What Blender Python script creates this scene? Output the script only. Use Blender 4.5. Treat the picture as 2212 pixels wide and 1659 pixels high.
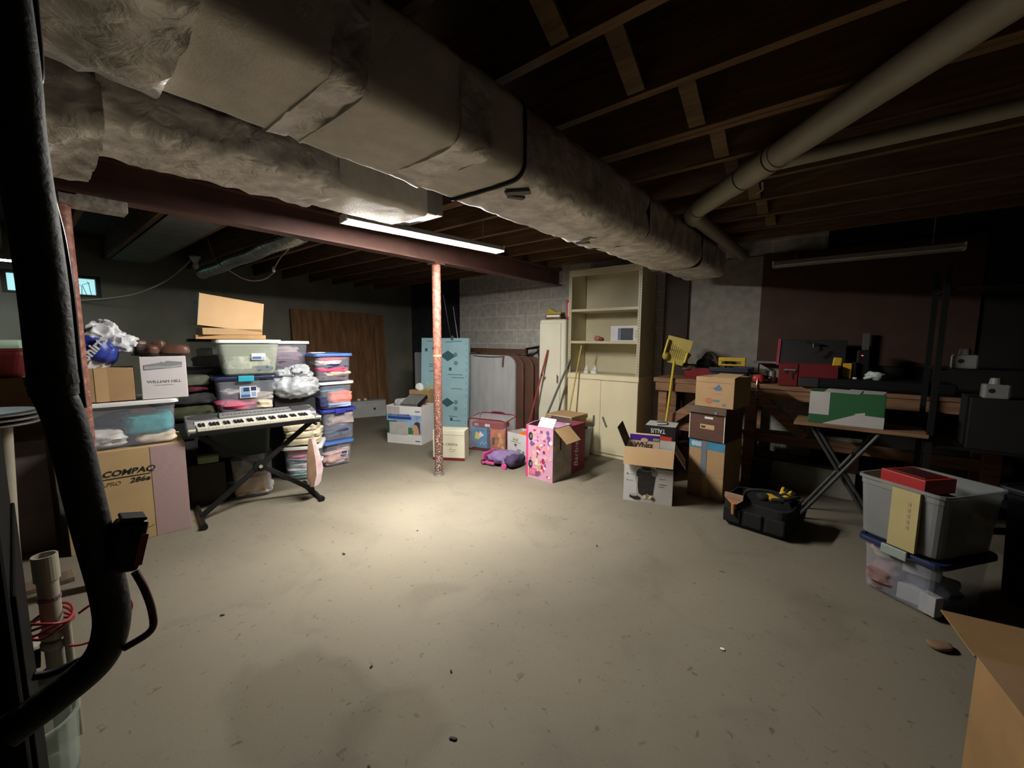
import bpy, bmesh, math, random
from mathutils import Vector, Matrix, noise
for _o in list(bpy.data.objects): bpy.data.objects.remove(_o)
SC = bpy.context.scene; COL = SC.collection
PI = math.pi; R = math.radians

# ---------------------------------------------------------------- camera, world, lights, exposure
cam_d = bpy.data.cameras.new('camera'); cam = bpy.data.objects.new('camera', cam_d); COL.objects.link(cam)
cam_d.sensor_width = 36; cam_d.lens = 884.27/2212*36; cam_d.clip_start = 0.02
def _cam():
    pit, yaw, rol = 0.108664, 0.687498, 0.0057054
    cy, sy, cp, sp = math.cos(yaw), math.sin(yaw), math.cos(pit), math.sin(pit)
    fw = Vector((-sy*cp, cy*cp, -sp)); rt = Vector((cy, sy, 0)); up = rt.cross(fw)
    r2 = rt*math.cos(rol)+up*math.sin(rol); u2 = up*math.cos(rol)-rt*math.sin(rol)
    m = Matrix((r2, u2, -fw)).transposed().to_4x4(); m.translation = (0, 0, 1.37)
    cam.matrix_world = m
_cam(); SC.camera = cam
W = bpy.data.worlds.new('world'); SC.world = W; W.use_nodes = True
W.node_tree.nodes['Background'].inputs[0].default_value = (0.02, 0.02, 0.02, 1)
W.node_tree.nodes['Background'].inputs[1].default_value = 0.0
SC.view_settings.view_transform = 'Standard'; SC.view_settings.look = 'None'
SC.view_settings.gamma = 1.0; SC.view_settings.use_curve_mapping = False
SC.view_settings.exposure = 0.0
try:
    SC.cycles.transparent_max_bounces = 24; SC.cycles.max_bounces = 10; SC.cycles.diffuse_bounces = 6
    SC.cycles.sample_clamp_indirect = 4.0
except Exception: pass
TUBE_E = 400.0        # shop light over the middle of the floor
LOBE_W = 20.0         # area light added under it to brighten the floor below
TUBE2_E = 25.0        # shop light by the far window

# ---------------------------------------------------------------- materials
MATS = {}
def mat(name, col=(.5,.5,.5), rough=.7, metal=0., var=.12, scale=6., bump=0., bscale=30., alpha=1., emit=None, spec=.4, stretch=None, col2=None):
    if name in MATS: return MATS[name]
    m = bpy.data.materials.new(name); m.use_nodes = True
    nt = m.node_tree; b = nt.nodes['Principled BSDF']; L = nt.links.new
    b.inputs['Roughness'].default_value = rough; b.inputs['Metallic'].default_value = metal
    b.inputs['Specular IOR Level'].default_value = spec
    b.inputs['Alpha'].default_value = alpha
    tc = nt.nodes.new('ShaderNodeTexCoord'); src = tc.outputs['Object']
    if stretch:
        mp = nt.nodes.new('ShaderNodeMapping'); mp.inputs['Scale'].default_value = stretch; L(src, mp.inputs[0]); src = mp.outputs[0]
    c2 = col2 or tuple(max(0, c*(1-var)) for c in col)
    c1 = col if col2 else tuple(min(1, c*(1+var)) for c in col)
    if var > 0 or col2:
        n = nt.nodes.new('ShaderNodeTexNoise'); n.inputs['Scale'].default_value = scale; n.inputs['Detail'].default_value = 5
        L(src, n.inputs['Vector'])
        r = nt.nodes.new('ShaderNodeValToRGB'); r.color_ramp.elements[0].position = .35; r.color_ramp.elements[1].position = .65
        r.color_ramp.elements[0].color = (*c2, 1); r.color_ramp.elements[1].color = (*c1, 1)
        L(n.outputs['Fac'], r.inputs[0]); L(r.outputs[0], b.inputs['Base Color'])
    else:
        b.inputs['Base Color'].default_value = (*col, 1)
    if bump > 0:
        n2 = nt.nodes.new('ShaderNodeTexNoise'); n2.inputs['Scale'].default_value = bscale; n2.inputs['Detail'].default_value = 7; n2.inputs['Distortion'].default_value = .6
        L(src, n2.inputs['Vector'])
        bp = nt.nodes.new('ShaderNodeBump'); bp.inputs['Strength'].default_value = bump; bp.inputs['Distance'].default_value = .02 if name == 'foil_jacket' else .01
        L(n2.outputs['Fac'], bp.inputs['Height']); L(bp.outputs[0], b.inputs['Normal'])
    if emit:
        b.inputs['Emission Color'].default_value = (*emit[0], 1); b.inputs['Emission Strength'].default_value = emit[1]
    MATS[name] = m; return m

def block_mat(name, col, mortar, x0=0., z0=0.):
    m = mat(name, col, .9, var=0); nt = m.node_tree; L = nt.links.new; b = nt.nodes['Principled BSDF']
    tc = nt.nodes.new('ShaderNodeTexCoord'); sp = nt.nodes.new('ShaderNodeSeparateXYZ'); cb = nt.nodes.new('ShaderNodeCombineXYZ')
    L(tc.outputs['Object'], sp.inputs[0])
    ad = nt.nodes.new('ShaderNodeMath'); ad.operation = 'ADD'; L(sp.outputs[0], ad.inputs[0]); L(sp.outputs[1], ad.inputs[1])
    ad2 = nt.nodes.new('ShaderNodeMath'); ad2.operation = 'ADD'; L(ad.outputs[0], ad2.inputs[0]); ad2.inputs[1].default_value = x0
    ad3 = nt.nodes.new('ShaderNodeMath'); ad3.operation = 'ADD'; L(sp.outputs[2], ad3.inputs[0]); ad3.inputs[1].default_value = z0
    L(ad2.outputs[0], cb.inputs[0]); L(ad3.outputs[0], cb.inputs[1])
    bk = nt.nodes.new('ShaderNodeTexBrick'); L(cb.outputs[0], bk.inputs['Vector'])
    bk.inputs['Scale'].default_value = 1; bk.inputs['Brick Width'].default_value = .398; bk.inputs['Row Height'].default_value = .206
    bk.inputs['Mortar Size'].default_value = .006; bk.inputs['Mortar Smooth'].default_value = .4; bk.inputs['Bias'].default_value = 0
    bk.inputs['Color1'].default_value = (*col, 1); bk.inputs['Color2'].default_value = (*[c*.86 for c in col], 1); bk.inputs['Mortar'].default_value = (*mortar, 1)
    n = nt.nodes.new('ShaderNodeTexNoise'); n.inputs['Scale'].default_value = 14; n.inputs['Detail'].default_value = 6; L(tc.outputs['Object'], n.inputs['Vector'])
    mr = nt.nodes.new('ShaderNodeMapRange'); L(n.outputs['Fac'], mr.inputs[0]); mr.inputs[1].default_value = .3; mr.inputs[2].default_value = .7; mr.inputs[3].default_value = .8; mr.inputs[4].default_value = 1.15
    mx = nt.nodes.new('ShaderNodeVectorMath'); mx.operation = 'SCALE'; L(bk.outputs['Color'], mx.inputs[0]); L(mr.outputs[0], mx.inputs['Scale'])
    L(mx.outputs[0], b.inputs['Base Color'])
    bp = nt.nodes.new('ShaderNodeBump'); bp.inputs['Strength'].default_value = .35; bp.inputs['Distance'].default_value = .006; bp.invert = True
    L(bk.outputs['Fac'], bp.inputs['Height']); L(bp.outputs[0], b.inputs['Normal'])
    return m

def floor_mat():
    m = mat('concrete_floor', (.5,.43,.33), .8, var=0, spec=.25); nt = m.node_tree; L = nt.links.new; b = nt.nodes['Principled BSDF']
    tc = nt.nodes.new('ShaderNodeTexCoord')
    def noi(s, d=6, dist=0.):
        n = nt.nodes.new('ShaderNodeTexNoise'); n.inputs['Scale'].default_value = s; n.inputs['Detail'].default_value = d; n.inputs['Distortion'].default_value = dist
        L(tc.outputs['Object'], n.inputs['Vector']); return n.outputs['Fac']
    def ramp(f, stops):
        r = nt.nodes.new('ShaderNodeValToRGB'); e = r.color_ramp.elements
        e[0].position, e[1].position = stops[0][0], stops[-1][0]; e[0].color = (*stops[0][1], 1); e[1].color = (*stops[-1][1], 1)
        for p, c in stops[1:-1]:
            q = e.new(p); q.color = (*c, 1)
        L(f, r.inputs[0]); return r.outputs[0]
    def mul(a, c):
        x = nt.nodes.new('ShaderNodeMix'); x.data_type = 'RGBA'; x.blend_type = 'MULTIPLY'; x.inputs[0].default_value = 1
        L(a, x.inputs[6]); L(c, x.inputs[7]); return x.outputs[2]
    base = ramp(noi(.9, 5, .6), [(.32, (.165,.144,.108)), (.5, (.193,.170,.128)), (.68, (.213,.188,.141))])
    st = ramp(noi(2.3, 8, 1.2), [(.3, (.86,.85,.84)), (.46, (1,1,1)), (.7, (1.0,.99,.97))])
    sp = ramp(noi(28, 5, .8), [(.27, (.62,.58,.52)), (.36, (1,1,1)), (.66, (1,1,1)), (.74, (1.0,.98,.92))])
    fi = ramp(noi(160, 3), [(.3, (.9,.9,.9)), (.6, (1,1,1))])
    # two old damp stains
    nv = nt.nodes.new('ShaderNodeTexNoise'); nv.inputs['Scale'].default_value = 2.2; nv.inputs['Detail'].default_value = 5; L(tc.outputs['Object'], nv.inputs['Vector'])
    out = mul(mul(mul(base, st), sp), fi)
    for cx, cy, rx, ry, dk in ((-1.50,.62,.42,.26,.80), (-1.10,.70,.22,.30,.84)):
        mp = nt.nodes.new('ShaderNodeMapping'); mp.inputs['Location'].default_value = (-cx/rx, -cy/ry, 0); mp.inputs['Scale'].default_value = (1/rx, 1/ry, 1); L(tc.outputs['Object'], mp.inputs[0])
        mx = nt.nodes.new('ShaderNodeVectorMath'); mx.operation = 'MULTIPLY_ADD'; L(nv.outputs['Color'], mx.inputs[0]); mx.inputs[1].default_value = (1.6,1.6,0); L(mp.outputs[0], mx.inputs[2])
        ms = nt.nodes.new('ShaderNodeVectorMath'); ms.operation = 'SUBTRACT'; L(mx.outputs[0], ms.inputs[0]); ms.inputs[1].default_value = (.8,.8,0)
        ln = nt.nodes.new('ShaderNodeVectorMath'); ln.operation = 'LENGTH'; L(ms.outputs[0], ln.inputs[0])
        out = mul(out, ramp(ln.outputs['Value'], [(.75, (dk,dk*.99,dk*.97)), (1.0, (1,1,1))]))
    L(out, b.inputs['Base Color'])
    bp = nt.nodes.new('ShaderNodeBump'); bp.inputs['Strength'].default_value = .15; bp.inputs['Distance'].default_value = .006
    L(noi(22, 8), bp.inputs['Height']); L(bp.outputs[0], b.inputs['Normal'])
    return m

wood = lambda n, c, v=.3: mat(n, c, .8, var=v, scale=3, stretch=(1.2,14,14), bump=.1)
M_CARD = mat('cardboard', (.42,.265,.135), .85, var=.08, scale=4)
M_CARD2 = mat('cardboard_light', (.56,.36,.19), .85, var=.06, scale=4)
M_CARDD = mat('cardboard_dark', (.25,.15,.075), .85, var=.1, scale=4)
M_WHITEC = mat('white_carton', (.72,.70,.69), .7, var=.05, scale=5)
M_INK = mat('black_ink', (.015,.014,.014), .6, var=0)
M_GREYINK = mat('grey_ink', (.2,.2,.21), .7, var=0)
M_PAPER = mat('white_paper', (.78,.77,.74), .8, var=.04)
M_CLEAR = mat('clear_plastic', (.60,.64,.74), .25, var=.05, alpha=.13, spec=.5)
M_CLEARG = mat('milky_plastic', (.66,.72,.6), .3, var=.05, alpha=.27, spec=.5)
M_CLEARW = mat('frosted_plastic', (.27,.285,.285), .35, var=.06, alpha=.55, spec=.5)
M_WLID = mat('white_lid', (.8,.8,.78), .4, var=.03)
M_BLID = mat('blue_lid', (.09,.2,.55), .4, var=.08)
M_NLID = mat('navy_lid', (.014,.02,.065), .4, var=.08)
M_BLACK = mat('black_plastic', (.008,.008,.009), .55, var=.1, spec=.2)
M_BLACKM = mat('black_metal', (.012,.012,.013), .5, metal=.1, var=.1, spec=.25)
M_CREAM = mat('cream_enamel', (.82,.74,.50), .45, var=.05, scale=2.5)
M_CREAMD = mat('cream_enamel_white', (.80,.77,.62), .4, var=.05, scale=2.5)
M_STEEL = mat('dull_steel', (.35,.34,.32), .4, metal=.8, var=.12)
M_CHROME = mat('chrome', (.7,.7,.7), .2, metal=1., var=.05)
M_PVC = mat('white_pvc', (.33,.30,.235), .5, var=.08, scale=3)
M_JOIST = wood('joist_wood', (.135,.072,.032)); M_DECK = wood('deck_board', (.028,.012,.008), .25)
M_BRIDGE = wood('bridging_wood', (.15,.088,.04))
M_BEAM = mat('primed_beam_steel', (.12,.054,.042), .6, var=.2, scale=5)
M_BENCH = wood('bench_wood', (.24,.125,.065)); M_PLY = mat('plywood', (.21,.105,.047), .8, var=.3, scale=2.5, stretch=(6,6,1))
M_FOIL = mat('foil_jacket', (.88,.84,.78), .42, metal=.3, scale=11, bump=.9, bscale=16, col2=(.52,.48,.43))
M_JACKET = mat('plain_jacket', (.74,.69,.61), .7, metal=.1, var=.08, scale=14, bump=.3, bscale=120)
M_TAPE = mat('grey_duct_tape', (.13,.13,.12), .6, var=.15)
M_LEAF = mat('dark_fleck', (.03,.025,.02), .8, var=0)

# ---------------------------------------------------------------- mesh builder
class G:
    def __init__(s): s.bm = bmesh.new()
    def box(s, a, b, m=None):
        vs = [Vector((x, y, z)) for z in (a[2], b[2]) for y in (a[1], b[1]) for x in (a[0], b[0])]
        if m: vs = [m @ v for v in vs]
        v = [s.bm.verts.new(q) for q in vs]
        for f in ((0,2,3,1),(4,5,7,6),(0,1,5,4),(2,6,7,3),(0,4,6,2),(1,3,7,5)): s.bm.faces.new([v[i] for i in f])
        return s
    def loft(s, rings, cap=True, closed=True):
        rr = [[s.bm.verts.new(Vector(p)) for p in r] for r in rings]
        n = len(rr[0])
        for a, b in zip(rr, rr[1:]):
            for i in range(n if closed else n-1): s.bm.faces.new((a[i], a[(i+1) % n], b[(i+1) % n], b[i]))
        if cap:
            s.bm.faces.new(rr[0][::-1]); s.bm.faces.new(rr[-1])
        return s
    def tube(s, pts, r, seg=12, cap=True):
        pts = [Vector(p) for p in pts]; rs = r if isinstance(r, (list, tuple)) else [r]*len(pts)
        rings = []; pn = None
        for i, p in enumerate(pts):
            t = (pts[min(i+1, len(pts)-1)]-pts[max(i-1, 0)]).normalized()
            if pn is None: pn = t.orthogonal().normalized()
            pn = (pn-t*pn.dot(t)).normalized(); bn = t.cross(pn)
            rings.append([p+(pn*math.cos(2*PI*k/seg)+bn*math.sin(2*PI*k/seg))*rs[i] for k in range(seg)])
        return s.loft(rings, cap)
    def lathe(s, prof, c=(0,0,0), seg=24, axis='z'):
        rings = []
        for r, z in prof:
            ring = []
            for k in range(seg):
                a = 2*PI*k/seg; x, y = r*math.cos(a), r*math.sin(a)
                p = {'z': (x, y, z), 'y': (y, z, x), 'x': (z, x, y)}[axis]
                ring.append(Vector(p)+Vector(c))
            rings.append(ring)
        return s.loft(rings)
    def prism(s, pts, v):
        v = Vector(v); a = [Vector(p) for p in pts]
        return s.loft([a, [p+v for p in a]])
    def blob(s, c, d, e=.6, amp=.08, ns=4., seed=0, nu=28, nv=16, fold=0., m=None, det=0.):
        sg = lambda x, p: math.copysign(abs(x)**p, x)
        rings = []
        for j in range(nv+1):
            ph = -PI/2+PI*j/nv; ring = []
            for i in range(nu):
                th = 2*PI*i/nu
                p = Vector((sg(math.cos(ph), e)*sg(math.cos(th), e), sg(math.cos(ph), e)*sg(math.sin(th), e), sg(math.sin(ph), e)))
                q = Vector((p.x*d[0]/2, p.y*d[1]/2, p.z*d[2]/2))
                k = noise.noise(q*ns+Vector((seed*7.3, seed*3.1, seed)))
                if det: k += det*(.35-abs(noise.noise(q*ns*2.1+Vector((seed*2.2, 5, seed))))*1.6+.5*(.3-abs(noise.noise(q*ns*5.3+Vector((1, seed, 3))))))
                if fold: k += fold*math.sin(q.z*140+4*noise.noise(q*ns*.7+Vector((seed, 0, 0))))
                f = 1+amp*k*2
                v = Vector((q.x*f, q.y*f, q.z*(1+amp*k*1.5)))
                ring.append((m @ v if m else v)+Vector(c))
            rings.append(ring)
        s.loft(rings); bmesh.ops.remove_doubles(s.bm, verts=s.bm.verts, dist=1e-5); return s
    def build(s, name, m, parent=None, loc=(0,0,0), rz=0., rot=None, smooth=False, bevel=0., segs=2, sub=0):
        bmesh.ops.recalc_face_normals(s.bm, faces=s.bm.faces)
        me = bpy.data.meshes.new(name); s.bm.to_mesh(me); s.bm.free()
        me.materials.append(m)
        o = bpy.data.objects.new(name, me); COL.objects.link(o); o.location = loc; o.rotation_euler = rot or (0, 0, rz)
        if parent: o.parent = parent
        if smooth:
            for p in me.polygons: p.use_smooth = True
            me.set_sharp_from_angle(angle=R(62))
        if bevel:
            d = o.modifiers.new('bevel', 'BEVEL'); d.width = bevel; d.segments = segs; d.limit_method = 'ANGLE'
        if sub:
            d = o.modifiers.new('sub', 'SUBSURF'); d.levels = sub; d.render_levels = sub
        return o
def tag(o, label, cat, group=None):
    o['label'] = label; o['category'] = cat
    if group: o['group'] = group
    return o
def plabel(o, label): o['label'] = label; return o
def thing(name, label, cat, loc=(0,0,0), rz=0., group=None, rot=None):
    o = bpy.data.objects.new(name, None); COL.objects.link(o); o.empty_display_size = .05
    o.location = loc; o.rotation_euler = rot or (0, 0, rz)
    return tag(o, label, cat, group)
def struct(name, g, m, **k):
    o = g.build(name, m, **k); o['kind'] = 'structure'; return o
def fr(A, B):
    return ((A[0]+B[0])/2, (A[1]+B[1])/2), math.atan2(B[1]-A[1], B[0]-A[0]), math.hypot(B[0]-A[0], B[1]-A[1])
def box(name, m, parent, a, b, bevel=0., **k): return G().box(a, b).build(name, m, parent, bevel=bevel, **k)
def text(body, size, m, parent, loc, rot=(PI/2,0,0), ex=.0006, shear=0., name='lettering', align='CENTER', sx=1., bold=0.):
    c = bpy.data.curves.new('t', 'FONT'); c.body = body; c.size = size; c.extrude = ex; c.shear = shear; c.align_x = align; c.align_y = 'CENTER'; c.offset = bold; c.resolution_u = 3
    t = bpy.data.objects.new('t', c); COL.objects.link(t)
    dg = bpy.context.evaluated_depsgraph_get(); me = bpy.data.meshes.new_from_object(t.evaluated_get(dg))
    bpy.data.objects.remove(t); bpy.data.curves.remove(c)
    for v in me.vertices: v.co.x *= sx
    me.name = name; me.materials.clear(); me.materials.append(m)
    o = bpy.data.objects.new(name, me); COL.objects.link(o); o.parent = parent; o.location = loc; o.rotation_euler = rot
    return o
def copy_tree(o, parent=None):
    c = o.copy(); COL.objects.link(c)
    if parent: c.parent = parent
    for ch in list(o.children): copy_tree(ch, c)
    return c
def rrect(w, d, r, n=4):
    pts = []
    for cx, cy, a0 in ((w/2-r, d/2-r, 0), (-w/2+r, d/2-r, 90), (-w/2+r, -d/2+r, 180), (w/2-r, -d/2+r, 270)):
        for k in range(n+1):
            a = R(a0+90*k/n); pts.append((cx+r*math.cos(a), cy+r*math.sin(a)))
    return pts

# ---------------------------------------------------------------- the room
g = G().box((-7.3,-3.1,-.12), (2.8,5.7,0)); struct('floor', g, floor_mat())
M_BLOCK = block_mat('grey_block', (.44,.42,.375), (.60,.575,.53), x0=-4.78+.055, z0=-.069)
struct('wall_back', G().box((-5.06,4.78,0), (2.8,4.98,2.56)), M_BLOCK)
struct('wall_back_recess', G().box((-7.3,5.3,0), (-4.9,5.45,2.56)), mat('recess_shade_block', (.035,.036,.042), .9, var=.2))  # gloom of the recess put into a near-black wall colour
M_WALLL = mat('old_plaster_wall', (.20,.195,.15), .9, var=.2, scale=1.5, bump=.2)
g = G()
for a, b in (((-7.25,-3.1,0), (-7.05,-.02,2.56)), ((-7.25,.74,0), (-7.05,5.45,2.56)), ((-7.25,-.02,0), (-7.05,.74,1.84)), ((-7.25,-.02,2.09), (-7.05,.74,2.56))): g.box(a, b)
struct('wall_left', g, M_WALLL)
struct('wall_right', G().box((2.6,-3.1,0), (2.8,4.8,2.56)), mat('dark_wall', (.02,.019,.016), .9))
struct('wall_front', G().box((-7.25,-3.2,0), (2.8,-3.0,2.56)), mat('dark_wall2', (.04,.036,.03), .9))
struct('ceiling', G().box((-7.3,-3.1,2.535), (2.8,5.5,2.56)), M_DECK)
# pale painted patch of the back wall beside the shelves, and an added dark panel at its edge
struct('trim_1', G().box((-1.38,4.765,0), (-.70,4.781,2.2)), mat('pale_painted_block', (.23,.215,.185), .9, var=.12, scale=12, bump=.1))
# window in the left wall
w = G().box((-7.2,-.02,1.84), (-7.06,.74,1.87)).box((-7.2,-.02,2.06), (-7.06,.74,2.09)).box((-7.2,-.02,1.87), (-7.06,.02,2.06)).box((-7.2,.70,1.87), (-7.06,.74,2.06)).build('window_1', mat('dark_window_frame', (.04,.035,.03), .6)); w['kind'] = 'structure'
box('pane', mat('bright_window_pane', (.4,.7,.7), .3, var=0, emit=((.42,.83,.86), 1.0)), w, (-7.16,.02,1.87), (-7.15,.70,2.06))
random.seed(3)
for k in range(5):
    y = .50+.04*k
    G().tube([(-7.13,y,1.87), (-7.13,y+.03*random.uniform(-1,1),1.93+.02*k), (-7.13,y+.05*random.uniform(-1,1),1.97+.015*k)], .003, 6).build('twig', M_LEAF, w)

# joists, resting on the beam
JY = [-2.44,-2.03,-1.62,-1.22,-.81,-.41,0.0,.40,.80,1.205,1.615,2.02,2.425,2.83,3.25,3.65,4.05,4.46]
for i, y in enumerate(JY):
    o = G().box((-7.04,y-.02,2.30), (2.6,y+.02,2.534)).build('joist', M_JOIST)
    if i == 11:
        o2 = G().box((-3.0,y+.024,2.30), (2.6,y+.062,2.534)).build('joist', M_JOIST)
        tag(o2, 'second wooden ceiling joist nailed alongside another as a doubled pair', 'joist', 'ceiling joists')
    tag(o, 'long dark wooden ceiling joist running across the basement over the ducts', 'joist', 'ceiling joists')
    o['group'] = 'ceiling joists'
# diagonal bridging boards between the joists (each from the top of the near joist to the foot of the far one)
def bridging(x, y0, y1, lab=None):
    a = Vector((x, y0+.022, 2.52)); b = Vector((x, y1-.022, 2.315)); t = (b-a).normalized(); n = Vector((1,0,0)).cross(t)
    m = Matrix((Vector((1,0,0)), t, n)).transposed().to_4x4(); m.translation = (a+b)/2
    L = (b-a).length/2
    o = G().box((-.034,-L,-.009), (.034,L,.009), m).build('bridging_board', M_BRIDGE)
    return o
for x, i, lab in ((-.78,8,'short diagonal wooden bridging board nearest the top edge of the view'), (-.70,9,'long diagonal bridging board between the first two clear joists beside the duct'),
             (-.59,10,'diagonal bridging board just before the doubled joist pair'), (-.58,11,'diagonal bridging board just past the doubled joist pair'),
             (-.60,12,'diagonal bridging board above the elbow end of the white drain pipe'), (-.56,13,'diagonal bridging board behind the white drain pipe, below its two couplings'),
             (-.57,14,'faint diagonal bridging board over the far end of the drain pipe'), (-.57,15,'farthest faint bridging board near the pale back wall')):
    y0, y1 = JY[i], JY[i+1]
    if i == 11: y0 += .042
    tag(bridging(x, y0, y1), lab, 'bridging')
# steel beam
g = G().box((-3.165,-2.9,2.09), (-3.055,4.77,2.102)).box((-3.165,-2.9,2.288), (-3.055,4.77,2.299)).box((-3.115,-2.9,2.102), (-3.105,4.77,2.288))
tag(g.build('steel_beam', M_BEAM), 'long reddish primed steel I-beam carried by the rusty posts', 'beam')
# posts
def rust_mat():
    m = mat('peeling_rusty_paint', (.3,.1,.07), .55, var=0, bump=.2, bscale=60); nt = m.node_tree; L = nt.links.new; b = nt.nodes['Principled BSDF']
    tc = nt.nodes.new('ShaderNodeTexCoord'); sx = nt.nodes.new('ShaderNodeSeparateXYZ'); L(tc.outputs['Object'], sx.inputs[0])
    def noi(sc, d):
        n = nt.nodes.new('ShaderNodeTexNoise'); n.inputs['Scale'].default_value = sc; n.inputs['Detail'].default_value = d; L(tc.outputs['Object'], n.inputs['Vector']); return n.outputs['Fac']
    def mr(f, a, b_, c, d):
        q = nt.nodes.new('ShaderNodeMapRange'); L(f, q.inputs[0])
        for i, v in enumerate((a, b_, c, d)): q.inputs[1+i].default_value = v
        return q.outputs[0]
    def mix(f, a, c):
        x = nt.nodes.new('ShaderNodeMix'); x.data_type = 'RGBA'; L(f, x.inputs[0])
        for i, v in ((6, a), (7, c)):
            if isinstance(v, tuple): x.inputs[i].default_value = (*v, 1)
            else: L(v, x.inputs[i])
        return x.outputs[2]
    base = mix(mr(noi(30, 5), .4, .6, 0, 1), (.24,.085,.06), (.42,.18,.13))
    base = mix(mr(sx.outputs[2], .2, 1.3, 1, 0), base, (.12,.05,.038))
    ad = nt.nodes.new('ShaderNodeMath'); ad.operation = 'SUBTRACT'; L(noi(75, 4), ad.inputs[0]); L(mr(sx.outputs[2], .0, 1.5, -.02, .11), ad.inputs[1])
    L(mix(mr(ad.outputs[0], .555, .58, 0, 1), base, (.50,.44,.40)), b.inputs['Base Color']); return m
M_RUST = rust_mat()
def post(x, y, label, detail=True):
    t = thing('support_post', label, 'post', (x,y,0))
    G().lathe([(.041,.62), (.041,2.085)], seg=28).build('upper_shaft', M_RUST, t, smooth=False)
    plabel(G().lathe([(.0412,.035), (.0412,.62)], seg=28).build('lower_shaft', M_RUST, t), 'flaking lower shaft with white specks')
    G().lathe([(.058,0), (.058,.006), (.047,.01), (.047,.034), (.041,.036)], seg=24).build('foot_collar', M_STEEL, t)
    box('top_plate', M_BEAM, t, (-.06,-.06,2.078), (.06,.06,2.0895))
    if detail: plabel(G().lathe([(.0425,1.195), (.0435,1.2), (.0435,1.212), (.0425,1.216)], seg=28).build('tape_band', M_CARD2, t), 'tan tape band')
    for v in t.children:
        if v.type == 'MESH' and 'shaft' in v.name:
            for p in v.data.polygons: p.use_smooth = True
            v.data.set_sharp_from_angle(angle=R(50))
post(-3.128, 2.65, 'rust-red peeling round steel post standing alone in the open floor')
post(-3.11, .205, 'dark red steel post close behind the black insulated hose', False)

# ---------------------------------------------------------------- ducts
def duct_section(name, m, parent, x0, x1, z0, z1, y0, y1, r=.05, amp=.008, seed=0, sag=0., ny=None, n2=3., taper=0.):
    ny = ny or max(6, int((y1-y0)/.025)); prof = []
    w, h = x1-x0, z1-z0
    per = rrect(w, h, r, 6); out = []
    for i, p in enumerate(per):       # densify the straight runs
        q = per[(i+1) % len(per)]; L = math.hypot(q[0]-p[0], q[1]-p[1]); k = max(1, int(L/.03))
        for j in range(k): out.append((p[0]+(q[0]-p[0])*j/k, p[1]+(q[1]-p[1])*j/k))
    rings = []
    for j in range(ny+1):
        y = y0+(y1-y0)*j/ny; ring = []
        e = min(1, min(j, ny-j)/2.5)
        for px, pz in out:
            v = Vector((px*1.7, y*2.2, pz*1.7+seed*5.1))
            d = noise.noise(v*n2)+.6*noise.noise(v*n2*2.7)
            cr = abs(noise.noise(Vector((px*3+seed, y*5.5, pz*3))*n2*.7))
            dd = amp*(d-1.6*(.25-min(.25, cr))*2)
            nrm = Vector((px/(w/2), 0, pz/(h/2))); nrm = nrm.normalized()
            s = sag*max(0, -pz/(h/2))*math.cos(px/w*PI)*(.6+.4*math.sin(y*3+seed))
            k = 1-taper*(1-e)
            ring.append(((x0+x1)/2+px*k+nrm.x*dd, y, (z0+z1)/2+pz*k+nrm.z*dd-s))
        rings.append(ring)
    return G().loft(rings).build(name, m, parent, smooth=True)
t = thing('insulated_duct', 'wide foil-wrapped rectangular duct crossing the ceiling to the back wall', 'duct', (0,0,0))
A = (-1.385,-.965,1.975,2.24)
duct_section('crumpled_wrap', M_FOIL, t, A[0]-.03, A[1]+.012, A[2]-.015, A[3], -1.2, .27, .05, .02, 1, .02)
plabel(duct_section('plain_wrap', M_JACKET, t, *A, .26, .53, .035, .002, 2), 'smooth tan unwrapped stretch')
duct_section('taped_wrap', M_FOIL, t, A[0]-.008, A[1]+.006, A[2]-.006, A[3], .52, .62, .04, .012, 3)
duct_section('smooth_wrap', M_JACKET, t, A[0]-.004, A[1], A[2]-.006, A[3], .61, .93, .045, .004, 4, .006)
duct_section('taped_wrap', M_FOIL, t, A[0]-.01, A[1]+.006, A[2]-.012, A[3], .92, 1.06, .05, .010, 5, .008)
duct_section('smooth_wrap', M_JACKET, t, A[0]-.006, A[1], A[2]-.01, A[3], 1.05, 1.235, .05, .004, 6, .012)
duct_section('long_wrap', M_FOIL, t, A[0]-.012, A[1]+.006, A[2]-.018, A[3], 1.24, 2.16, .065, .007, 7, .02)
duct_section('taped_wrap', M_FOIL, t, A[0]-.012, A[1]+.006, A[2]-.018, A[3], 2.15, 2.42, .06, .013, 8, .02)
duct_section('long_wrap', M_FOIL, t, A[0]-.006, A[1]+.004, A[2]-.012, A[3], 2.425, 3.52, .07, .008, 9, .016)
duct_section('end_wrap', M_FOIL, t, A[0]+.005, A[1]-.004, A[2]-.004, A[3], 3.56, 4.45, .08, .012, 10, .01, taper=.4)
for y in (1.237, 2.422, 3.54):
    duct_section('seam_band', mat('black_cord', (.01,.01,.01), .7, var=0), t, A[0]-.012, A[1]+.008, A[2]-.022, A[3]+.002, y-.006, y+.006, .06, .002, 0, .012, ny=2)
for px, y, s, a in ((-1.06,1.32,.05,.5), (-1.10,1.36,.035,1.1), (-1.21,2.14,.07,-.5), (-1.27,2.2,.04,.3)):
    m = Matrix.Translation((px,y,1.952-(.01 if y > 2 else .004))) @ Matrix.Rotation(a, 4, 'Z')
    plabel(G().box((-s,-s*.38,-.004), (s,s*.38,.004), m).build('tape_patch', M_TAPE, t), 'torn grey tape patch')
t = thing('insulated_duct', 'shorter foil-wrapped duct beside the steel beam, ending over the shop light', 'duct', (0,0,0))
B_ = (-2.455,-2.03,2.11,2.295)
duct_section('elbow_wrap', M_FOIL, t, -2.66, -2.0, 2.03, 2.29, -1.3, .26, .10, .022, 21, .02)
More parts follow.
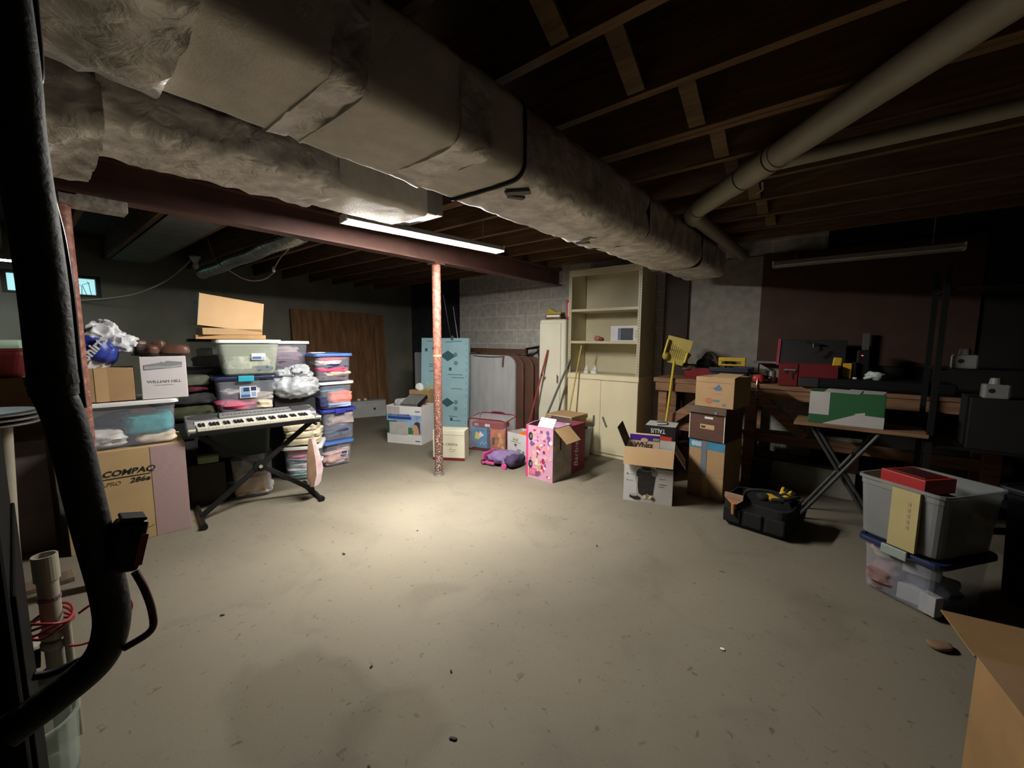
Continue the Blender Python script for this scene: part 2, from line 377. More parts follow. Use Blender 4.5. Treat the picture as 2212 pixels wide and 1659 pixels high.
duct_section('crumpled_wrap', M_FOIL, t, B_[0]-.02, B_[1]+.004, B_[2]-.006, B_[3], .25, 1.12, .05, .016, 22, .01)
plabel(duct_section('plain_wrap', M_JACKET, t, B_[0]+.03, B_[1], B_[2]+.004, B_[3], 1.11, 1.66, .03, .003, 23), 'smooth grey end of the wrap')
box('end_collar', M_STEEL, t, (B_[0]+.05,1.66,B_[2]+.02), (B_[1]-.01,1.74,B_[3]-.004), .004)
box('end_cap', M_STEEL, t, (B_[0]+.06,1.74,B_[2]+.03), (B_[1]-.02,1.80,B_[3]-.01), .004)

# ---------------------------------------------------------------- lamps
def shop_light(a, b, z, label, e, col=(1,.965,.9), w=.055):
    hang = 2.534-z
    a, b = Vector((*a, z)), Vector((*b, z)); c = (a+b)/2; rz = math.atan2(b.y-a.y, b.x-a.x); L = (b-a).length
    t = thing('shop_light', label, 'light', c, rz)
    g = G(); n = 2
    prof = [(-w-.014,-.004), (-w,.010), (-.03,.036), (.03,.036), (w,.010), (w+.014,-.004), (w+.013,-.008), (w-.002,.006), (.028,.030), (-.028,.030), (-w+.002,.006), (-w-.013,-.008)]
    g.loft([[(x, p[0], p[1]) for p in prof] for x in (-L/2, L/2)])
    g.build('reflector', mat('white_reflector', (.75,.75,.73), .5, var=.03), t)
    for s in (-1, 1):
        box('end_plate', MATS['white_reflector'], t, (s*L/2-.006,-w,-.014), (s*L/2+.006,w,.036))
        G().tube([(s*L*.36,0,.034), (s*L*.36,0,hang)], .003, 6).build('hanging_chain', M_STEEL, t)
    if e > 0:
        em = mat('lit_tube_%d' % int(e), (1,1,1), .4, var=0, emit=(col, e))
    else: em = mat('unlit_tube', (.3,.29,.24), .35, var=.03)
    for s in (-1, 1):
        G().lathe([(.013,-L/2+.015), (.013,L/2-.015)], c=(0,s*.026,-.004), seg=10, axis='x').build('tube_lamp', em, t, smooth=True)
    return t
_sl = shop_light((-2.53,1.395), (-2.36,2.70), 2.115, 'lit shop light hanging beside the steel beam above the open floor', TUBE_E)
_ld = bpy.data.lights.new('added_pool_light', 'AREA'); _ld.shape = 'RECTANGLE'; _ld.size = 1.2; _ld.size_y = .07; _ld.spread = R(72); _ld.energy = LOBE_W; _ld.color = (1,.965,.9)
_lo = bpy.data.objects.new('added_floor_pool', _ld); COL.objects.link(_lo); _lo.parent = _sl; _lo.location = (0,0,-.02)   # added area light, makes a tighter bright pool on the floor
shop_light((-6.15,-1.15), (-6.05,.085), 2.075, 'second lit shop light far off near the small window', TUBE2_E, (.8,.95,1))
o = shop_light((-.60,4.56), (.60,4.52), 2.06, 'unlit pale shop light hanging above the workbench', 0)

# ---------------------------------------------------------------- pipes overhead
def coupling(p, d, r, m, t):
    p = Vector(p); d = Vector(d).normalized()
    G().tube([p-d*.004, p+d*.004], r, 20).build('coupling_ring', m, t)
t = thing('drain_pipe', 'large white plastic drain pipe slanting under the joists with an elbow', 'pipe', (0,0,0))
e0 = Vector((-.90,3.0,2.225)); e1 = Vector((.95,.83,2.225)); d = (e1-e0).normalized()
G().tube([e0+d*.10, e1], .056, 24).build('long_run', M_PVC, t, smooth=True)
G().tube([e0+Vector((0,1.74,.0)), e0+Vector((0,.09,0))], .05, 24).build('wall_run', M_PVC, t, smooth=True)
G().tube([e0+Vector((0,.12,0)), e0+Vector((0,.06,0)), e0+Vector((.012,.018,0)), e0+d*.05, e0+d*.12], .062, 24).build('elbow', M_PVC, t, smooth=True)
for k in (.62, .86): coupling(e0+d*k, d, .0625, M_BLACK, t)
G().tube([e0+d*.5, e0+d*.62, e0+d*.86, e0+d*.9], .0605, 24).build('wye_body', M_PVC, t, smooth=True)
G().tube([e0+d*.74, e0+d*.74+Vector((.12,-.02,0)), (.0,2.44,2.235), (2.55,2.41,2.235)], .033, 18).build('branch_run', M_PVC, t, smooth=True)
for k in (.72,):
    G().tube([e0+d*k+Vector((.03,.03,-.055)), e0+d*k+Vector((.03,.05,-.085)), e0+d*k+Vector((.0,.06,-.1))], .006, 6).build('strap', M_PVC, t)
# things hung under the far bay
t = thing('flexible_duct', 'silver flexible duct running between joists above the stacked bins', 'duct', (0,0,0))
pts = [(-3.55-.045*k, 1.60+.012*math.sin(k*.3), 2.225-.0008*k) for k in range(64)]
G().tube(pts, [.068 if k % 2 else .058 for k in range(64)], 16).build('ribbed_sleeve', mat('silver_sleeve', (.42,.45,.4), .35, metal=.7, var=.2, scale=12), t)
tag(G().box((-6.9,.83,2.288), (-3.4,1.18,2.297)).build('ceiling_sheet', mat('grey_sheet_panel', (.15,.16,.145), .8, var=.15)), 'grey sheet panel closing the joist bay beyond the beam', 'panel')
t = thing('ceiling_socket', 'white bare bulb socket on the joists beyond the beam', 'socket', (-5.9,1.42,2.30))
G().lathe([(.055,-.002), (.055,-.02), (.04,-.03), (.03,-.06), (.028,-.07)], seg=16).build('porcelain_base', mat('porcelain', (.6,.6,.56), .3, var=.03), t, smooth=False)
G().blob((0,0,-.105), (.06,.06,.08), 1, 0).build('bulb', mat('frosted_bulb', (.55,.55,.52), .3, var=0), t, smooth=True)
def cable(name, pts, r, m, label, cat='cable', seg=8, group=None):
    P = [Vector(p) for p in pts]; out = []
    for i in range(len(P)-1):
        p0, p1, p2, p3 = P[max(i-1,0)], P[i], P[i+1], P[min(i+2,len(P)-1)]
        for k in range(6):
            u = k/6; out.append(.5*((2*p1)+(p2-p0)*u+(2*p0-5*p1+4*p2-p3)*u*u+(3*p1-p0-3*p2+p3)*u**3))
    out.append(P[-1])
    return tag(G().tube(out, r, seg).build(name, m, smooth=True), label, cat, group) if label else (out, G().tube(out, r, seg))
M_CORD = mat('pale_cord', (.5,.47,.36), .6, var=.05)
cable('wall_cable', [(-7.02,.42,1.80), (-6.9,.62,1.80), (-6.6,.95,1.87), (-6.3,1.2,2.02), (-6.0,1.35,2.2), (-5.95,1.40,2.285)], .008, M_CORD, 'pale cable sagging from the small window up to the bulb socket')
t = thing('hanging_cord', 'white cord dangling with a plug from the joist by the flexible duct', 'cord', (0,0,0))
o_, g = cable('c', [(-4.6,1.92,2.297), (-4.62,1.84,2.2), (-4.63,1.78,2.09)], .007, M_CORD, None); g.build('white_drop', M_CORD, t, smooth=True)
G().lathe([(.008,0), (.016,.01), (.016,.05), (.008,.06)], c=(-4.63,1.77,2.04), seg=12).build('plug', M_CORD, t)
o_, g = cable('c', [(-4.63,1.77,2.04), (-4.65,1.68,1.96), (-4.68,1.55,1.94), (-4.7,1.42,2.0), (-4.72,1.3,2.1), (-4.75,1.25,2.297)], .006, M_CORD, None); g.build('brown_loop', mat('brown_cord', (.1,.06,.05), .6, var=0), t, smooth=True)
o = G().box((-3.17,.20,2.03), (-3.05,.455,2.089)).build('wood_block', wood('weathered_wood', (.42,.38,.33)), bevel=.004); tag(o, 'weathered pale wood block wedged under the end of the beam', 'block')

# ---------------------------------------------------------------- near foreground: hose, plumbing
M_HOSE = mat('black_foam_sleeve', (.011,.011,.012), .65, var=.2, scale=20, bump=.25, bscale=80)
t = thing('insulated_hose', 'thick black foam-wrapped hose hanging close to the camera', 'hose', (0,0,0))
def cr(pts, n=8):
    P = [Vector(p) for p in pts]; out = []
    for i in range(len(P)-1):
        p0, p1, p2, p3 = P[max(i-1,0)], P[i], P[i+1], P[min(i+2,len(P)-1)]
        for k in range(n):
            u = k/n; out.append(.5*((2*p1)+(p2-p0)*u+(2*p0-5*p1+4*p2-p3)*u*u+(3*p1-p0-3*p2+p3)*u**3))
    return out+[P[-1]]
up = cr([(-.905,.012,2.53), (-.90,.030,1.82), (-.90,.030,1.64), (-.90,.035,1.45), (-.90,.034,1.285)])
G().tube(up, [.026]*len(up), 20).build('upper_sleeve', M_HOSE, t, smooth=True)
lo = cr([(-.90,.030,1.30), (-.90,.043,1.235), (-.90,.056,1.08), (-.90,.068,.955), (-.90,.066,.895), (-.90,.048,.852), (-.90,.008,.826), (-.90,-.05,.80)])
G().tube(lo, [.0235]*len(lo), 20).build('lower_sleeve', M_HOSE, t, smooth=True)
G().tube([(-.90,.033,1.315), (-.90,.034,1.30)], .0275, 20).build('sleeve_joint', mat('black_tape', (.02,.02,.02), .35, var=0), t)
cable('thin_conduit', [(-.95,.058,2.5), (-.95,.06,1.842), (-.95,.053,1.726), (-.95,.052,1.642), (-.95,.056,1.576), (-.948,.062,1.516), (-.94,.064,1.43), (-.925,.062,1.34), (-.915,.062,1.26)], .0055, mat('shiny_black_cable', (.02,.02,.02), .25, var=0), 'thin glossy black cable running down beside the black hose')
t = thing('float_switch', 'black switch box with a red edge strapped to the hose', 'switch', (-.885,.092,1.035))
G().box((-.017,-.021,-.042), (.017,.021,.042)).build('housing', M_BLACK, t, rot=(R(-14),0,0), bevel=.008)
G().box((-.0175,-.016,.042), (.0175,.016,.048)).build('cap', M_BLACK, t, rot=(R(-14),0,0), bevel=.002)
plabel(G().box((.0172,.012,-.03), (.0185,.022,.02)).build('red_edge', mat('dull_red', (.25,.03,.03), .5, var=0), t, rot=(R(-14),0,0)), 'thin red strip')
cable('switch_cord', [(-.875,.098,.99), (-.86,.106,.96), (-.858,.112,.918), (-.858,.108,.888), (-.885,.078,.862)], .0055, mat('dark_red_cord', (.06,.012,.012), .5, var=0), 'dark red-black cord looping from the switch box to the hose')
cable('drain_tube', [(-.93,-.02,.852), (-.93,.0,.845), (-.93,.03,.846), (-.91,.062,.855)], .006, M_BLACK, 'thin black tube running from the white standpipe to the hose elbow')
# dark furnace cabinet at the edge of the view
t = thing('furnace_cabinet', 'dark metal furnace cabinet at the edge behind the hose elbow', 'furnace', (-1.32,-.42,0))
box('cabinet_body', mat('dark_enamel', (.006,.0055,.005), .9, var=.1, spec=.05), t, (-.34,-.4,0), (.34,.385,1.15), .01)
box('service_panel', MATS['dark_enamel'], t, (-.3,.385,.1), (.3,.392,.95), .004)
# white standpipe with fittings
t = thing('standpipe', 'open white plastic standpipe rising from the floor behind the hose', 'pipe', (-2.0,.012,0))
G().tube([(0,0,0), (0,0,.6)], .026, 20).build('shaft', M_PVC, t, smooth=True)
g = G(); g.loft([[(r*math.cos(2*PI*k/24), r*math.sin(2*PI*k/24), z) for k in range(24)] for r, z in ((.031,.57), (.031,.655), (.026,.655), (.026,.59))], cap=False); g.build('open_socket', M_PVC, t, smooth=False)
for z in (.5, .57): G().lathe([(.028,z), (.0285,z+.006), (.028,z+.012)], seg=20).build('glue_ring', mat('purple_primer', (.16,.08,.1), .5, var=0), t)
for z in (.335, .37): G().lathe([(.032,z), (.034,z+.006), (.034,z+.018), (.032,z+.024)], seg=20).build('clamp_ring', M_PVC, t)
G().lathe([(.03,.19), (.052,.2), (.055,.215), (.055,.235), (.046,.245), (.03,.26)], seg=24).build('union_nut', M_PVC, t)
G().tube([(.03,.03,0), (.03,.03,.42)], .011, 12).build('side_tube', M_PVC, t, smooth=True)
for z, l in ((.30,.11), (.17,.13)):
    plabel(G().tube([(-.02,-.035,z), (-.02,-.035-l,z+.01)], [.03,.026], 14).build('rubber_coupling', M_BLACK, t), 'black rubber coupling')
M_RED = mat('red_wire', (.28,.02,.025), .4, var=0)
t = thing('red_wire_coil', 'loose coil of red wire hung round the white standpipe', 'wire', (-1.98,.02,.43))
for k in range(4):
    pts = [(.06*math.cos(a)+.004*k, .05*math.sin(a)-.01, .012*k-.012+.012*math.sin(a*2+k)) for a in [2*PI*j/20 for j in range(21)]]
    G().tube(pts, .0042, 6).build('coil_turn', M_RED, t, smooth=True)
G().tube(cr([(.03,.05,.01), (.03,.10,.03), (.04,.16,.02), (.04,.18,-.03), (.05,.14,-.09), (.04,.06,-.1), (.03,.02,-.09)]), .004, 6).build('loose_end', M_RED, t, smooth=True)
# pedestal with stacked dark lids
t = thing('pedestal', 'white round post with a dark round top near the hose', 'pedestal', (-2.72,-.075,0))
G().tube([(0,-.01,.02), (0,.0,.5), (0,.025,1.0)], [.032,.03,.026], 20).build('white_post', M_PVC, t, smooth=True)
G().lathe([(.06,0), (.06,.012), (.035,.025)], seg=20).build('foot', M_PVC, t)
for k in range(3):
    G().lathe([(.12,0), (.150+.004*k,.006), (.150+.004*k,.016), (.14,.02), (.02,.022)], c=(0,-.02,1.0+.021*k), seg=32).build('dark_disc', mat('dark_disc', (.05,.04,.035), .3, var=.2), t)
    G().lathe([(.152+.004*k,.008), (.155+.004*k,.011), (.152+.004*k,.014)], c=(0,-.02,1.0+.021*k), seg=32).build('metal_rim', M_STEEL, t)
g = G(); g.loft([[(r*math.cos(2*PI*k/24), r*math.sin(2*PI*k/24), z) for k in range(24)] for r, z in ((.09,0), (.1,.2), (.104,.2), (.104,.205), (.094,.203), (.086,.01))])
o = g.build('clear_jar', mat('greenish_clear', (.5,.58,.5), .15, var=.1, alpha=.35), loc=(-1.84,-.055,0), smooth=False); tag(o, 'clear greenish plastic tub on the floor below the hose elbow', 'tub')

# ---------------------------------------------------------------- makers for boxes, totes and cloth
def WP(A, B, x, y):
    c, a, w = fr(A, B); return (c[0]+x*math.cos(a)-y*math.sin(a), c[1]+x*math.sin(a)+y*math.cos(a)), a
def carton(name, label, A, B, depth, h, z=0, m=M_CARD, group=None, opened=False, cat='box', part='carton_body', bev=.003, th=.005, dz=0.):
    c, a, w = fr(A, B); t = thing(name, label, cat, (c[0], c[1], z), a+dz, group)
    if opened:
        g = G(); r = lambda q, zz: [(x, y, zz) for x, y in ((-w/2+q,q), (w/2-q,q), (w/2-q,depth-q), (-w/2+q,depth-q))]
        g.loft([r(0,0), r(0,h), r(th,h), r(th,th)]); g.build(part, m, t)
    else: box(part, m, t, (-w/2,0,0), (w/2,depth,h), bev)
    return t, w
def decal(t, name, m, x0, z0, x1, z1, y=-.0012, th=.0012): return box(name, m, t, (x0,y-th,z0), (x1,y,z1))
def tote(label, A, B, depth, h, z=0, m=M_CLEAR, lid=None, taper=.9, latch=None, group=None, name='storage_bin', th=.004, panel=True):
    c, a, w = fr(A, B); t = thing(name, label, 'storage bin', (c[0], c[1], z), a, group)
    hl = h-(.016 if lid else 0); r = .045
    ring = lambda f, zz, q=0.: [(x, y+depth/2, zz) for x, y in rrect((w-.03)*f-2*q, (depth-.03)*f-2*q, r*f)]
    g = G().loft([ring(taper,.0,.012), ring(taper+.004,.012), ring(.985,hl-.05), ring(1.0,hl-.046), ring(1.0,hl-.016), ring(1.045,hl-.014), ring(1.045,hl), ring(.99,hl), ring(.985,hl-.04), ring(taper,.018,th), ring(taper,.014,th+.02)])
    g.build('tub', m, t, smooth=False)
    if lid:
        R2 = lambda f, zz: [(x, y+depth/2, zz) for x, y in rrect(w*f+.006, depth*f+.006, r)]
        G().loft([R2(1.01,hl-.012), R2(1.012,hl+.004), R2(1.0,hl+.014), R2(.93,hl+.015), R2(.91,hl+.009), R2(.5,hl+.009)]).build('lid', lid, t)
    if latch:
        for s in ((0,1),(0,-1)) if latch[1] == 'front' else ((1,0),(-1,0)):
            if s[0]: G().box((s[0]*(w/2-.002)-.012, depth/2-.06, hl-.03), (s[0]*(w/2-.002)+.012, depth/2+.06, hl+.02)).build('latch', latch[0], t, bevel=.005)
            else: G().box((-.058, (depth+.012 if s[1] > 0 else -.014)-.006, hl-.03), (.058, (depth+.012 if s[1] > 0 else -.014)+.010, hl+.02)).build('latch', latch[0], t, bevel=.005)
    return t, w
def bin_sticker(t, x0, z0, x1, z1, y, cols):
    s = decal(t, 'sticker', M_PAPER, x0, z0, x1, z1, y)
    w, h = x1-x0, z1-z0
    for i, (a, b, c, d, k) in enumerate(cols): decal(s, 'printed_patch', k, x0+a*w, z0+b*h, x0+c*w, z0+d*h, y-.0015)
    return s
GI = [0]
def garment(label, A, B, x, y, z, s, col, e=.5, amp=.09, fold=.35, group=None, name='folded_cloth', cat='cloth', rz=0., mt=None):
    GI[0] += 1; p, a = WP(A, B, x, y)
    m = mt or mat('cloth_%02d%02d%02d' % tuple(int(99*c) for c in col), col, .95, var=.12, scale=18, bump=.25, bscale=70, spec=.1)
    o = G().blob((0,0,s[2]/2), s, e, amp, 9., GI[0], 48, 24, fold, None, .7).build(name, m, None, (*p, z), a+rz, smooth=True)
    return tag(o, label, cat, group)
PINK=(.72,.22,.28); ROSE=(.75,.36,.38); LILAC=(.42,.33,.42); CREAMC=(.72,.6,.44); WHITEC=(.7,.68,.66); TEAL=(.05,.30,.33); NAVY=(.05,.06,.13); BLUE=(.12,.34,.55); CORAL=(.85,.26,.2); GREYC=(.35,.33,.33); MAUVE=(.30,.2,.27); GREENC=(.1,.34,.25); BROWNC=(.16,.09,.06); LBLUE=(.42,.56,.78); SALMON=(.78,.5,.46)

# ---------------------------------------------------------------- the pile by the black hose
A, B = (-3.67,.13), (-3.592,.722)
t, w = carton('cardboard_box', 'big upright tan carton with slanted black lettering and a mauve end, standing on the floor', A, B, .46, .635, m=mat('yellow_cardboard', (.50,.345,.17), .8, var=.07, scale=4))
plabel(decal(t, 'purple_wrap', mat('mauve_wrap', (.40,.27,.27), .75, var=.08, scale=30, stretch=(1,1,12)), .112, .002, w/2-.001, .632), 'mauve paper covering one end of the front')
text('COMPAQ', .052, M_INK, t, (.0,-.002,.485), shear=.25, sx=1.15, bold=.0012); decal(t, 'printed_line', M_INK, -.27, .4505, .105, .456)
text('286e', .045, M_INK, t, (.05,-.002,.422), shear=.25, sx=1.15, bold=.001); text('DESKPRO', .036, mat('faded_ink', (.25,.17,.08), .8, var=0), t, (-.12,-.002,.418), shear=.25)
G().tube([(-.05,-.001,.075), (.0,-.002,.068), (.06,-.002,.074), (.1,-.001,.088)], .002, 6).build('crease', M_CARDD, t)
A2, B2 = (-3.665,.15), (-3.595,.705)
t, w = tote('wide clear bin of clothes standing on the big lettered carton', A2, B2, .42, .315, .637, M_CLEAR, M_WLID, .93)
for lab, x, y, z, s, c in (('teal top crumpled high in the wide clear bin', .12,.15,.06,(.26,.22,.15),TEAL), ('pale pillowcase flat in the wide clear bin', -.12,.14,.012,(.24,.22,.11),WHITEC), ('dark wine jumper in the middle of the wide clear bin', .02,.17,.01,(.2,.2,.11),(.16,.05,.07)),
                          ('cream shirt bunched under the teal top', .15,.11,.01,(.2,.15,.07),CREAMC), ('dark blue garment behind the teal top', .06,.27,.012,(.4,.17,.2),NAVY), ('coral scarf on the teal top', .1,.16,.2,(.13,.1,.035),CORAL)):
    garment(lab, A2, B2, x, y, .64+z, s, c)
A, B = (-3.70,.19), (-3.655,.497)
t, w = carton('cardboard_box', 'plain brown carton on the wide clear bin, beside the white wine carton', A, B, .26, .215, .955, m=M_CARD)
decal(t, 'tape_strip', M_CARD2, -.03,0,.03,.215)
A3, B3 = (-3.632,.527), (-3.588,.765)
t, w = carton('wine_carton', 'white wine carton with a grey hill emblem on the lid of the wide clear bin', A3, B3, .23, .285, .955, m=mat('pinkish_white_carton', (.68,.64,.65), .7, var=.04))
text('WILLIAM HILL', .026, M_GREYINK, t, (0,-.001,.115), sx=1.12)
g = G()
g.prism([(-.1,-.0015,.23), (-.02,-.0015,.244), (-.01,-.0015,.252), (.0,-.0015,.244), (.02,-.0015,.256), (.1,-.0015,.247), (.1,-.0015,.213), (-.1,-.0015,.196)], (0,-.001,0)); g.build('hill_emblem', mat('slate_print', (.25,.26,.28), .7, var=0), t)
for k in range(2): G().tube([(-.1,-.0026,.205+.009*k), (-.03,-.0026,.211+.008*k), (.03,-.0026,.206+.008*k), (.1,-.0026,.219+.008*k)], .0016, 5).build('emblem_line', M_PAPER, t)
decal(t, 'fine_print', mat('pale_print', (.5,.48,.5), .7, var=0), -.05,.092,.05,.096)
# shirts bag
t = thing('plastic_bag', 'stuffed white and blue plastic bag lettered Shirts on the brown carton', 'bag', (-3.80,.345,1.172), R(74))
M_BAGW = mat('white_film', (.66,.67,.7), .35, var=.1, scale=8, bump=.5, bscale=18); M_BAGB = mat('blue_film', (.03,.05,.30), .4, var=.15, scale=10, bump=.4, bscale=18)
m = Matrix.Rotation(R(28), 4, 'Y')
G().blob((0,0,.14), (.20,.2,.33), .75, .16, 8, 5, 80, 56, .0, m, 1.0).build('bag_body', M_BAGW, t, smooth=True)
G().blob((.012,-.02,.125), (.215,.2,.155), .7, .12, 7, 5, 60, 30, 0, m, .6).build('blue_band', M_BAGB, t, smooth=True)
text('Shirts', .075, M_PAPER, t, (.015,-.128,.125), (PI/2,R(-52),0), shear=.2, bold=.002, ex=.004)
G().blob((.14,.0,.15), (.13,.13,.12), .8, .2, 10, 8, 56, 36, 0, None, 1.1).build('tied_handle', M_BAGW, t, smooth=True)
G().tube(cr([(-.10,.0,.26), (-.11,-.01,.30), (-.095,-.01,.33)]), [.012]*17, 8).build('bag_corner', M_BAGW, t, smooth=True)
M_LEATH = mat('brown_leather', (.10,.045,.03), .45, var=.3, scale=12, bump=.3)
for k, (y, x, rz) in enumerate(((.575,-3.74,.3), (.70,-3.73,1.2))):
    t = thing('leather_shoe', ('brown leather shoe toppled behind the white wine carton, next to the bag', 'dark brown shoe with pale stitching at the back edge of the wine carton')[k], 'shoe', (x,y,1.243), rz)
    G().blob((.03,0,.04), (.17,.085,.08), .7, .08, 10, k+3).build('upper', M_LEATH, t, smooth=True)
    G().blob((-.05,0,.06), (.08,.08,.1), .6, .06, 10, k+6).build('heel_collar', M_LEATH, t, smooth=True)
    G().blob((0,0,.008), (.22,.09,.016), .5, .02, 5, k).build('sole', M_BLACK, t, smooth=True)
# things beyond the hose, at the edge of the view
A, B = (-4.25,-.5), (-4.2,.12)
t, w = carton('cardboard_box', 'dark brown carton glimpsed beyond the black hose, under the red bin', A, B, .4, .30, .80, m=M_CARDD)
t, w = carton('cardboard_box', 'hidden dark carton at the foot of the stack beyond the hose', (-4.27,-.5), (-4.22,.1), .42, .80, 0, m=M_CARDD)
t, w = tote('red bin on the dark carton beyond the hose', A, (-4.2,.07), .36, .19, 1.10, mat('red_bin', (.25,.03,.03), .5), None, .9)
t, w = carton('game_box', 'flat pale green box lying on the red bin beyond the hose', A, (-4.2,.03), .32, .055, 1.292, m=mat('pale_green_card', (.45,.62,.48), .7, var=.05))
t, w = carton('cardboard_box', 'dull mauve box low behind the white pedestal post', (-3.98,-.32), (-3.92,.085), .2, .72, 0, m=mat('greyish_lilac_card', (.20,.16,.16), .8))
o = G().box((-3.4,-.35,0), (-3.28,.12,.028)).build('wood_plank', wood('floor_plank', (.14,.09,.06)), rz=0, bevel=.003); tag(o, 'short dark plank lying on the floor behind the standpipe', 'plank')

# ---------------------------------------------------------------- keyboard on its stand
KA, KB = (-3.545,.735), (-3.412,1.615)
c, a, w = fr(KA, KB)
t = thing('electronic_keyboard', 'silver electronic keyboard lying on a black folding stand', 'keyboard', (c[0], c[1], .672), a)
M_SILV = mat('silver_plastic', (.20,.195,.195), .4, metal=.25, var=.05); M_DARKG = mat('dark_speaker_mesh', (.05,.05,.055), .7, var=.2, scale=200)
tilt = Matrix.Rotation(R(4), 4, 'X')
g = G(); prof = [(0,.0), (0,.035), (.015,.045), (.13,.047), (.135,.064), (.20,.078), (.33,.088), (.345,.07), (.34,.0)]
g.loft([[(x, p[0], p[1]) for p in prof] for x in (-w/2, w/2)]); g.build('case', M_SILV, t, bevel=.006, rot=(R(3),0,0))
box('base_tray', M_BLACK, t, (-w/2+.004,-.002,-.006), (w/2-.004,.335,.03), .008)
kx0, kx1 = -w/2+.055, w/2-.055; n = 36; kw = (kx1-kx0)/n
g = G()
for k in range(n): g.box((kx0+k*kw+.0006,-.008,.034), (kx0+(k+1)*kw-.0006,.128,.0525))
g.build('white_keys', mat('ivory_keys', (.72,.69,.58), .3, var=.03), t, rot=(R(3),0,0))
g = G()
for k in range(n-1):
    if k % 7 in (0,1,3,4,5): g.box((kx0+(k+1)*kw-.0062,.048,.052), (kx0+(k+1)*kw+.0062,.128,.0635))
g.build('black_keys', M_BLACK, t, rot=(R(3),0,0))
box('white_strip', M_WLID, t, (kx0-.006,.1285,.05), (kx1+.006,.158,.0715), rot=(R(3),0,0))
box('control_panel', mat('silver_panel', (.30,.30,.30), .4, metal=.3, var=.1, scale=60), t, (-.24,.175,.07), (.26,.30,.0885), .004, rot=(R(4),0,0))
box('display', mat('grey_display', (.3,.32,.28), .3, var=0), t, (-.05,.23,.087), (.12,.275,.0905), rot=(R(4),0,0))
g = G()
for k in range(18): g.box((-.22+.026*k,.195,.088), (-.205+.026*k,.205,.0915))
g.build('buttons', M_DARKG, t, rot=(R(4),0,0))
for s in (-1, 1):
    G().lathe([(.085,.0), (.085,.004), (.08,.006)], c=(0,0,0), seg=28).build('speaker_grille', M_DARKG, t, (s*(w/2-.115),.245,.0935), rot=(R(7.4),0,0)).scale = (1.2,.78,1)
    box('end_cheek', M_CREAMD, t, (s*(w/2-.022)-.022,-.004,.034), (s*(w/2-.022)+.022,.012,.05), .004)
for s in (-.24, .26): G().tube([(s,.19,.088), (s,.23,.13), (s+.01,.25,.10)], .003, 6).build('music_rest_wire', M_BLACKM, t)
t = thing('keyboard_stand', 'black folding X-shaped stand under the silver keyboard', 'stand', (c[0], c[1], 0), a)
def bar(p, q, r=.016): return G().tube([p, q], r, 4)
for s, y in ((-1,.13), (1,.165)):
    g = G(); p = Vector((-s*.43*.93,y,.655)); q = Vector((s*.40,y,.035)); d = (q-p); n_ = Vector((0,1,0)); u = d.normalized().cross(n_)*.019
    g.loft([[p+u+n_*.011, p-u+n_*.011, p-u-n_*.011, p+u-n_*.011], [q+u+n_*.011, q-u+n_*.011, q-u-n_*.011, q+u-n_*.011]]); g.build('leg', M_BLACKM, t, bevel=.003)
    G().tube([(s*.40,-.055,.02), (s*.40,.42,.02)], .017, 14).build('floor_bar', M_BLACKM, t, smooth=True)
    G().tube([(-s*.40,-.0,.655), (-s*.40,.33,.655)], .0125, 14).build('top_bar', M_BLACKM, t, smooth=True)
    for yy in (-.075, .415): G().tube([(s*.40,yy,.0225), (s*.40,yy+.03,.0225)], .0225, 16).build('rubber_foot', M_BLACK, t)
G().lathe([(.014,.10), (.014,.185)], c=(0,0,.345), seg=16, axis='y').build('pivot_bolt', M_CHROME, t)
G().lathe([(.045,.112), (.045,.148)], c=(0,0,.345), seg=20, axis='y').build('lock_disc', M_BLACK, t)
# shopping bag hung on the stand
p, a_ = WP(KA, KB, .375, .0)
t = thing('plastic_bag', 'clear and pink carrier bag hanging from the end of the keyboard stand', 'bag', (p[0]-.0, p[1]-.005, .12), a_+R(20))
G().tube([(0,.0,.53), (.005,0,.46), (0,0,.42)], [.004,.005,.012], 8).build('knotted_neck', M_CLEARG, t, smooth=True)
g = G().loft([[(sx*math.cos(2*PI*k/16)*r+ox, .035*r*12*sx*math.sin(2*PI*k/16)*.35, z) for k in range(16)] for z, r, sx, ox in ((.0,.02,1,.01), (.03,.05,1,.01), (.14,.075,1,.01), (.25,.065,1,.0), (.36,.035,1,0), (.42,.012,1,0))])
g.build('bag_film', mat('pink_print_film', (.62,.36,.38), .3, var=.0, col2=(.70,.66,.66), scale=14, bump=.4), t, smooth=True)
g = G().loft([[(-.035+.05*math.cos(2*PI*k/12)*r*12, -.012+.028*math.sin(2*PI*k/12)*r*12*.5, z) for k in range(12)] for z, r in ((.01,.03), (.1,.075), (.22,.07), (.36,.04), (.42,.02))])
plabel(g.build('brown_sleeve', mat('brown_film', (.2,.12,.08), .5, var=.2), t, smooth=True), 'brown side of the bag')

# ---------------------------------------------------------------- stacked bins behind the keyboard
LB = mat('sticker_blue', (.05,.13,.35), .6, var=0); LB2 = mat('sticker_sky', (.25,.4,.6), .6, var=0); LBN = mat('sticker_navy', (.02,.03,.09), .6, var=0)
A, B = (-3.90,1.06), (-3.80,1.37)
t, w = tote('clear bin of pale bedding on the floor under the keyboard', A, B, .40, .34, 0, M_CLEAR, None, .9)
garment('cream patterned bedding filling the clear bin under the keyboard', A, B, 0,.18,.018,(.25,.32,.2),(.55,.46,.36),.4)
garment('white folded sheet at the bottom of the bin under the keyboard', A, B, .05,.09,.02,(.2,.12,.1),WHITEC,.5)
A, B = (-4.02,.93), (-3.915,1.43)
t, w = tote('dark green tote with cream latch behind the keyboard stand', A, B, .42, .38, .345, mat('dark_green_tub', (.012,.025,.022), .5), mat('dark_green_lid', (.015,.03,.026), .5), .88)
